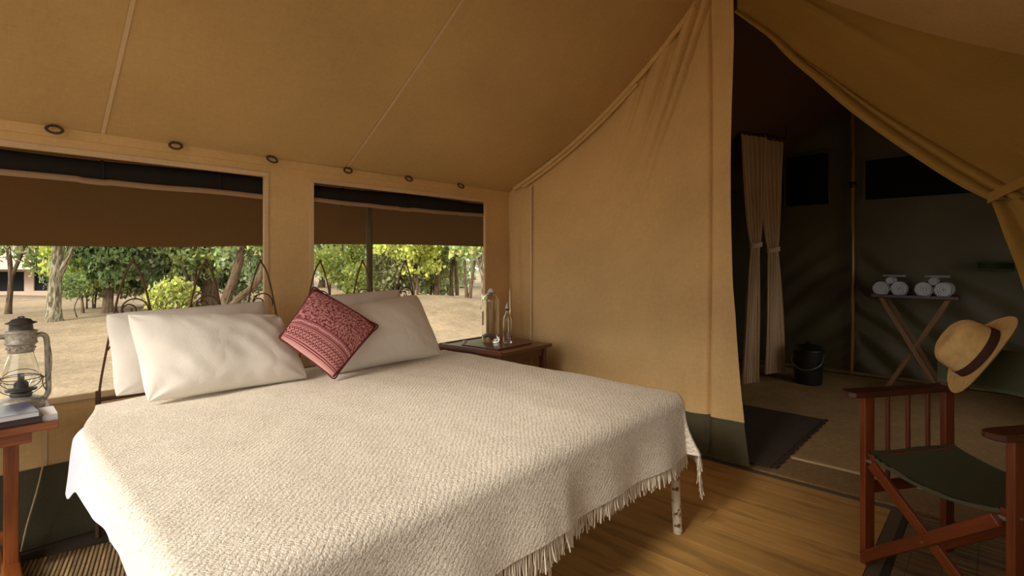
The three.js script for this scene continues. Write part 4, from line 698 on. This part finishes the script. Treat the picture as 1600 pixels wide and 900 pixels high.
{
  // big pale trunk left, leaning a little
  let r = rng(301), t = plant('tree', 'tree with a thick pale mottled trunk seen over the lantern', 'tree', 1.27, -14.67);
  trunk(t, [[0, 0, 0], [0.0, 0.5, 0], [0.03, 1.1, 0.02], [0.08, 1.8, 0.05], [0.14, 2.8, 0.05], [0.1, 4.2, 0]], 0.115, 0.07, M.bark);
  trunk(t, [[0.08, 1.0, 0.06], [0.24, 1.5, 0.2], [0.5, 2.4, 0.4]], 0.06, 0.04, M.bark, 'branch');
  foliage(t, r, [[0, 2.5, 0, 1.4, 0.7, 1.2], [0.3, 3.6, 0.2, 1.8, 0.8, 1.6]], 2200, 0.15, MIXED);
  const bush = (label, x, z, seed, blobs, n, size, cols, stems = 3, sr = 0.05, lean = 0.3, mat = M.barkBrown) => {
    const q = rng(seed), b = plant('bush', label, 'bush', x, z), top = Math.max(...blobs.map((k) => k[1]));
    for (let i = 0; i < stems; i++) { const a = q() * 6.28, l = lean * (0.4 + q()); trunk(b, [[0.10 * Math.cos(a), 0, 0.10 * Math.sin(a)], [0.3 * l * Math.cos(a), top * 0.35, 0.3 * l * Math.sin(a)], [l * Math.cos(a + 0.4), top * 0.75, l * Math.sin(a + 0.4)], [1.5 * l * Math.cos(a), top * 1.05, 1.5 * l * Math.sin(a)]], sr * 0.7 * (0.8 + 0.5 * q()), sr * 0.32, mat, 'stem'); }
    foliage(b, q, top > 1.2 ? [...blobs, [0.05, top * 0.42, 0.1, 0.62, 0.36, 0.55], [-0.2, top * 0.62, -0.3, 0.7, 0.4, 0.6]] : blobs, Math.round(n * 2.8), size * 0.8, cols); return b;
  };
  bush('small bright lime-green bush just right of the thick pale trunk', 1.86, -16.1, 302, [[0, 1.75, 0, 0.42, 0.45, 0.4], [0.1, 2.4, 0, 0.6, 0.4, 0.5]], 900, 0.15, LIME, 2, 0.025, 0.15);
  bush('tiny sapling with few leaves at the foot of the pale trunk', 1.60, -15.0, 303, [[0, 0.75, 0, 0.30, 0.25, 0.3]], 160, 0.10, GREEN, 1, 0.018, 0.12);
  bush('dark green bushy tree with a cluster of brown stems, left of the first headboard arch', 2.36, -15.6, 304, [[0, 1.55, 0, 0.95, 0.55, 0.8], [-0.3, 1.0, 0.1, 0.5, 0.35, 0.5], [0.3, 2.3, 0, 1.2, 0.6, 1]], 2400, 0.14, GREEN, 6, 0.075, 0.28);
  bush('tall green bush behind the first two headboard arches', 3.25, -16.0, 305, [[0, 1.5, 0, 1.0, 0.7, 0.8], [0.3, 0.95, 0.2, 0.55, 0.45, 0.5], [0.2, 2.3, 0, 1.2, 0.7, 1]], 3000, 0.14, [...GREEN, ...PALE], 3, 0.06, 0.3);
  bush('leafy green bush in the second row, between thick pale trunk and first headboard arch', 2.35, -18.4, 341, [[0, 1.2, 0, 1.2, 0.8, 0.8]], 1800, 0.16, [...GREEN, ...MIXED], 3, 0.03, 0.4);
  bush('olive green bush in the second row, behind the tall green bush', 3.6, -17.8, 342, [[0, 1.15, 0, 1.2, 0.85, 0.8]], 1800, 0.16, [...OLIVE, ...GREEN], 3, 0.03, 0.4);
  bush('green and yellow bush in the second row, left of the stout brown trunk', 4.5, -17.2, 343, [[0, 1.2, 0, 1.1, 0.85, 0.8]], 1800, 0.16, [...MIXED, ...OLIVE], 3, 0.03, 0.4);
  bush('grey-green bush in the second row, behind the leaning trunks', 5.5, -16.2, 344, [[0, 1.1, 0, 1.1, 0.85, 0.8]], 1600, 0.16, [...PALE, ...GREEN], 3, 0.03, 0.4);
  bush('pale lime bush in the second row, right of the outer pole', 9.3, -15.2, 345, [[0, 1.2, 0, 1.1, 0.9, 0.8]], 1800, 0.16, [...LIME, ...PALE], 3, 0.03, 0.4);
  bush('mid-green bush in the second row, behind the trunks at the right', 10.9, -14.0, 346, [[0, 1.25, 0, 1.2, 0.95, 0.9]], 1900, 0.16, [...MIXED, ...PALE], 3, 0.03, 0.4);
  bush('low yellow-green shrub above the left pillows', 3.08, -13.3, 306, [[0, 0.42, 0, 0.42, 0.36, 0.4]], 600, 0.11, [...LIME, [0.42, 0.40, 0.18]], 3, 0.015, 0.3);
  bush('slim green tree with a grey forked trunk beside the second arch', 3.80, -14.7, 307, [[0, 1.6, 0, 0.7, 0.7, 0.6], [0.2, 2.4, 0, 0.9, 0.6, 0.8]], 1700, 0.14, MIXED, 2, 0.085, 0.22, M.bark);
  t = plant('tree', 'stout brown trunk seen through the second headboard arch', 'tree', 4.32, -14.9); r = rng(308);
  trunk(t, [[0, 0, 0], [0.02, 0.6, 0], [-0.03, 1.3, 0], [0.05, 2.2, 0.1], [0.0, 3.4, 0]], 0.19, 0.12);
  foliage(t, r, [[0, 2.4, 0, 1.0, 0.6, 0.9], [0.2, 1.7, -0.5, 0.9, 0.5, 0.6]], 1500, 0.14, OLIVE);
  t = plant('tree', 'tree with two dark leaning trunks left of the wall strip', 'tree', 3.90, -12.6); r = rng(309);
  trunk(t, [[0, 0, 0], [0.10, 0.5, 0.06], [0.24, 1.0, 0.16], [0.36, 1.7, 0.25], [0.5, 2.8, 0.3]], 0.11, 0.075);
  trunk(t, [[0.05, 0.1, 0.05], [0.30, 0.45, 0.30], [0.55, 0.75, 0.50], [0.7, 1.3, 0.6], [0.8, 2.4, 0.6]], 0.085, 0.05);
  foliage(t, r, [[0.35, 1.9, 0.3, 0.9, 0.5, 0.8], [0.3, 2.6, 0.3, 1.2, 0.5, 1]], 1400, 0.13, MIXED);
  bush('fresh green bush right beside the wall strip between the windows', 4.95, -13.0, 310, [[0, 1.35, 0, 0.5, 0.7, 0.5], [0, 2.2, 0, 0.9, 0.5, 0.8]], 1300, 0.13, [...GREEN, ...PALE], 2, 0.03, 0.3);
  bush('pale grey-green bush at the left edge of the right window', 9.6, -18.6, 311, [[0, 1.6, 0, 0.9, 0.9, 0.9], [-0.4, 2.6, 0, 1.3, 0.8, 1.2]], 1500, 0.2, PALE, 2, 0.04, 0.3);
  bush('yellow-green bush left of the outer pole', 7.0, -12.6, 312, [[0, 1.0, 0, 0.42, 0.75, 0.45], [0.1, 1.9, 0, 0.7, 0.6, 0.6]], 1700, 0.12, [...LIME, ...MIXED], 3, 0.03, 0.2);
  bush('bright lime-green leafy bush right of the outer pole', 7.75, -10.75, 313, [[0, 1.55, 0, 0.75, 0.42, 0.6], [0.2, 2.2, 0, 1.0, 0.5, 0.8]], 1700, 0.12, LIME, 3, 0.04, 0.3);
  bush('tangled olive bush low behind the outer pole', 8.3, -12.4, 314, [[0, 0.85, 0, 0.75, 0.7, 0.6], [0.6, 1.2, 0.4, 0.6, 0.6, 0.6]], 2400, 0.12, OLIVE, 4, 0.03, 0.35);
  bush('dense mid-green bush among the trunks at the right', 9.5, -12.2, 315, [[0, 1.2, 0, 0.8, 1.0, 0.7], [0.5, 2.2, 0.5, 1.2, 0.7, 1]], 2400, 0.13, [...MIXED, ...OLIVE], 3, 0.05, 0.3);
  const stem = (label, x, z, pts, r0, r1, mat, seed, blob) => { const q = plant('tree', label, 'tree', x, z); for (const p of pts) trunk(q, p, r0 * 0.62, r1 * 0.62, mat); foliage(q, rng(seed), [blob, [blob[0], 1.45, blob[2], 0.55, 0.4, 0.5]], 1300, 0.13, MIXED); };
  stem('tree with a straight brown trunk, first of the trunks right of the lime-green bush', 8.9, -11.3, [[[0, 0, 0], [0.04, 0.8, 0], [-0.05, 1.7, 0], [0.05, 3, 0]]], 0.11, 0.07, M.barkBrown, 321, [0, 2.3, 0, 0.8, 0.5, 0.8]);
  stem('tree with a twin brown trunk in the middle of the trunks at the right', 9.2, -11.0, [[[0, 0, 0], [0, 0.8, 0], [0.14, 1.7, 0.1], [0.2, 3, 0.2]], [[0.1, 0.1, 0.12], [0.06, 0.8, 0.12], [0.0, 1.7, 0.1], [-0.1, 3, 0]]], 0.085, 0.05, M.barkBrown, 322, [0, 2.2, 0, 0.8, 0.5, 0.8]);
  stem('tree with a slender trunk leaning right before the open sandy ground', 8.62, -9.6, [[[0, 0, 0], [0.06, 0.7, 0.06], [0.18, 1.5, 0.16], [0.3, 3, 0.3]], [[-0.05, 0, -0.05], [-0.10, 0.8, -0.08], [-0.08, 2.6, -0.08]]], 0.06, 0.04, M.barkBrown, 323, [0, 2.4, 0, 0.7, 0.4, 0.7]);
  stem('pale curved tree forking at the right edge of the right window', 7.62, -8.05, [[[0, 0, 0], [-0.02, 0.7, 0], [-0.16, 1.25, -0.1], [-0.36, 1.9, -0.3], [-0.5, 3, -0.4]], [[-0.05, 0.9, -0.02], [-0.06, 1.5, 0], [0.05, 2.6, 0.1]]], 0.08, 0.05, M.bark, 324, [-0.2, 2.8, -0.2, 0.9, 0.4, 0.9]);
  // another tent far left
  const h = plant('guest_tent', 'pinkish tan guest tent with two dark windows beyond the trees at the left', 'tent', 0.95, -28.1); h.rotation.y = -Math.atan2(0.7266, 0.687); h.position.y = -0.30;
  part('wall', slab([[-3, 0], [2.2, 0], [2.2, 1.3], [-3, 1.3]], 0.05, [[[-2.4, 0.38], [-2.4, 1.14], [-1.3, 1.14], [-1.3, 0.38]], [[-0.9, 0.38], [-0.9, 1.14], [0.85, 1.14], [0.85, 0.38]], [[1.22, 0.40], [1.22, 1.14], [1.95, 1.14], [1.95, 0.40]]]), M.houseWall, h);
  for (const [a, b] of [[-2.42, -1.28], [-0.92, 0.87], [1.20, 1.97]]) part('window', box(b - a, 0.8, 0.02, (a + b) / 2, 0.76, -0.02, 0.002), M.net, h);
  part('skirt', box(5.2, 0.16, 0.06, -0.4, 0.08, 0.04), M.mud, h);
  part('roof', sheet(10, 8, (u, v) => [lerp(-3.6, 2.9, u), lerp(1.25, 3.2, v), lerp(0.9, -2.0, v)], [6, 3.4], 0.03), M.houseRoof, h);
  part('side_wall', box(0.05, 1.3, 3, 2.2, 0.65, -1.5), M.houseWall, h);
  // belt of trees far behind
  const far = ['greyish green', 'pale olive', 'dusty green', 'yellowish green'];
  const spots = [[-3.5, -36], [0.4, -37.5], [3.2, -35], [5.0, -31], [7.0, -29.5], [8.8, -27.5], [10.6, -27], [12.6, -25.5], [13.6, -23.8], [15.4, -22], [17.0, -19.8], [18.2, -17.2], [20.5, -14.5]];
  const where = ['far beyond the left end of the guest tent', 'standing behind the guest tent', 'right of the guest tent in the far belt', 'far behind the dark green bushy tree', 'far behind the tall green bush', 'far behind the stout brown trunk', 'far behind the leaning trunks', 'far behind the wall strip between the windows', 'far off at the left edge of the right window', 'far off left of the outer pole', 'far off right of the outer pole', 'far behind the trunks at the right', 'far off at the right edge of the right window'];
  spots.forEach(([x, z], i) => { const q = rng(400 + i), b = plant('tree', far[i % 4] + ' tree ' + where[i], 'tree', x, z, 'belt of far trees'); trunk(b, [[0, 0, 0], [0.1, 1.2, 0], [-0.1, 2.6, 0.1], [0, 4, 0]], 0.14, 0.08); foliage(b, q, [[0, 1.7, 0, 1.9, 1.4, 1.6], [0.4, 3.6, 0, 2.0, 1.3, 1.8]], 2600, 0.27, [PALE, OLIVE, PALE, MIXED][i % 4]); });
  t = plant('tree', 'thin dark forked trunks before the guest tent at the far left', 'tree', 0.70, -18.2); r = rng(331);
  trunk(t, [[0, 0, 0], [0.05, 1, 0], [0.0, 2, 0], [0.15, 3.2, 0]], 0.06, 0.04); trunk(t, [[0.05, 0.9, 0], [0.3, 1.8, 0.1], [0.5, 3, 0.1]], 0.045, 0.03);
  foliage(t, r, [[0.3, 1.75, 0, 1.1, 0.45, 0.9], [0.4, 2.5, 0, 1.4, 0.5, 1.1]], 1300, 0.15, [...OLIVE, ...GREEN]);
  t = plant('tree', 'slim tree with a thin leaning stem between guest tent and thick pale trunk', 'tree', 1.75, -20.4); r = rng(332);
  trunk(t, [[0, 0, 0], [-0.1, 1, -0.1], [-0.4, 2, -0.3], [-0.5, 3.2, -0.4]], 0.055, 0.035);
  foliage(t, r, [[-0.2, 2.0, 0, 1.2, 0.5, 0.9], [-0.2, 2.8, 0, 1.3, 0.5, 1]], 1300, 0.17, [...OLIVE, ...GREEN]);
}
// renderer
renderer.render(scene, camera);
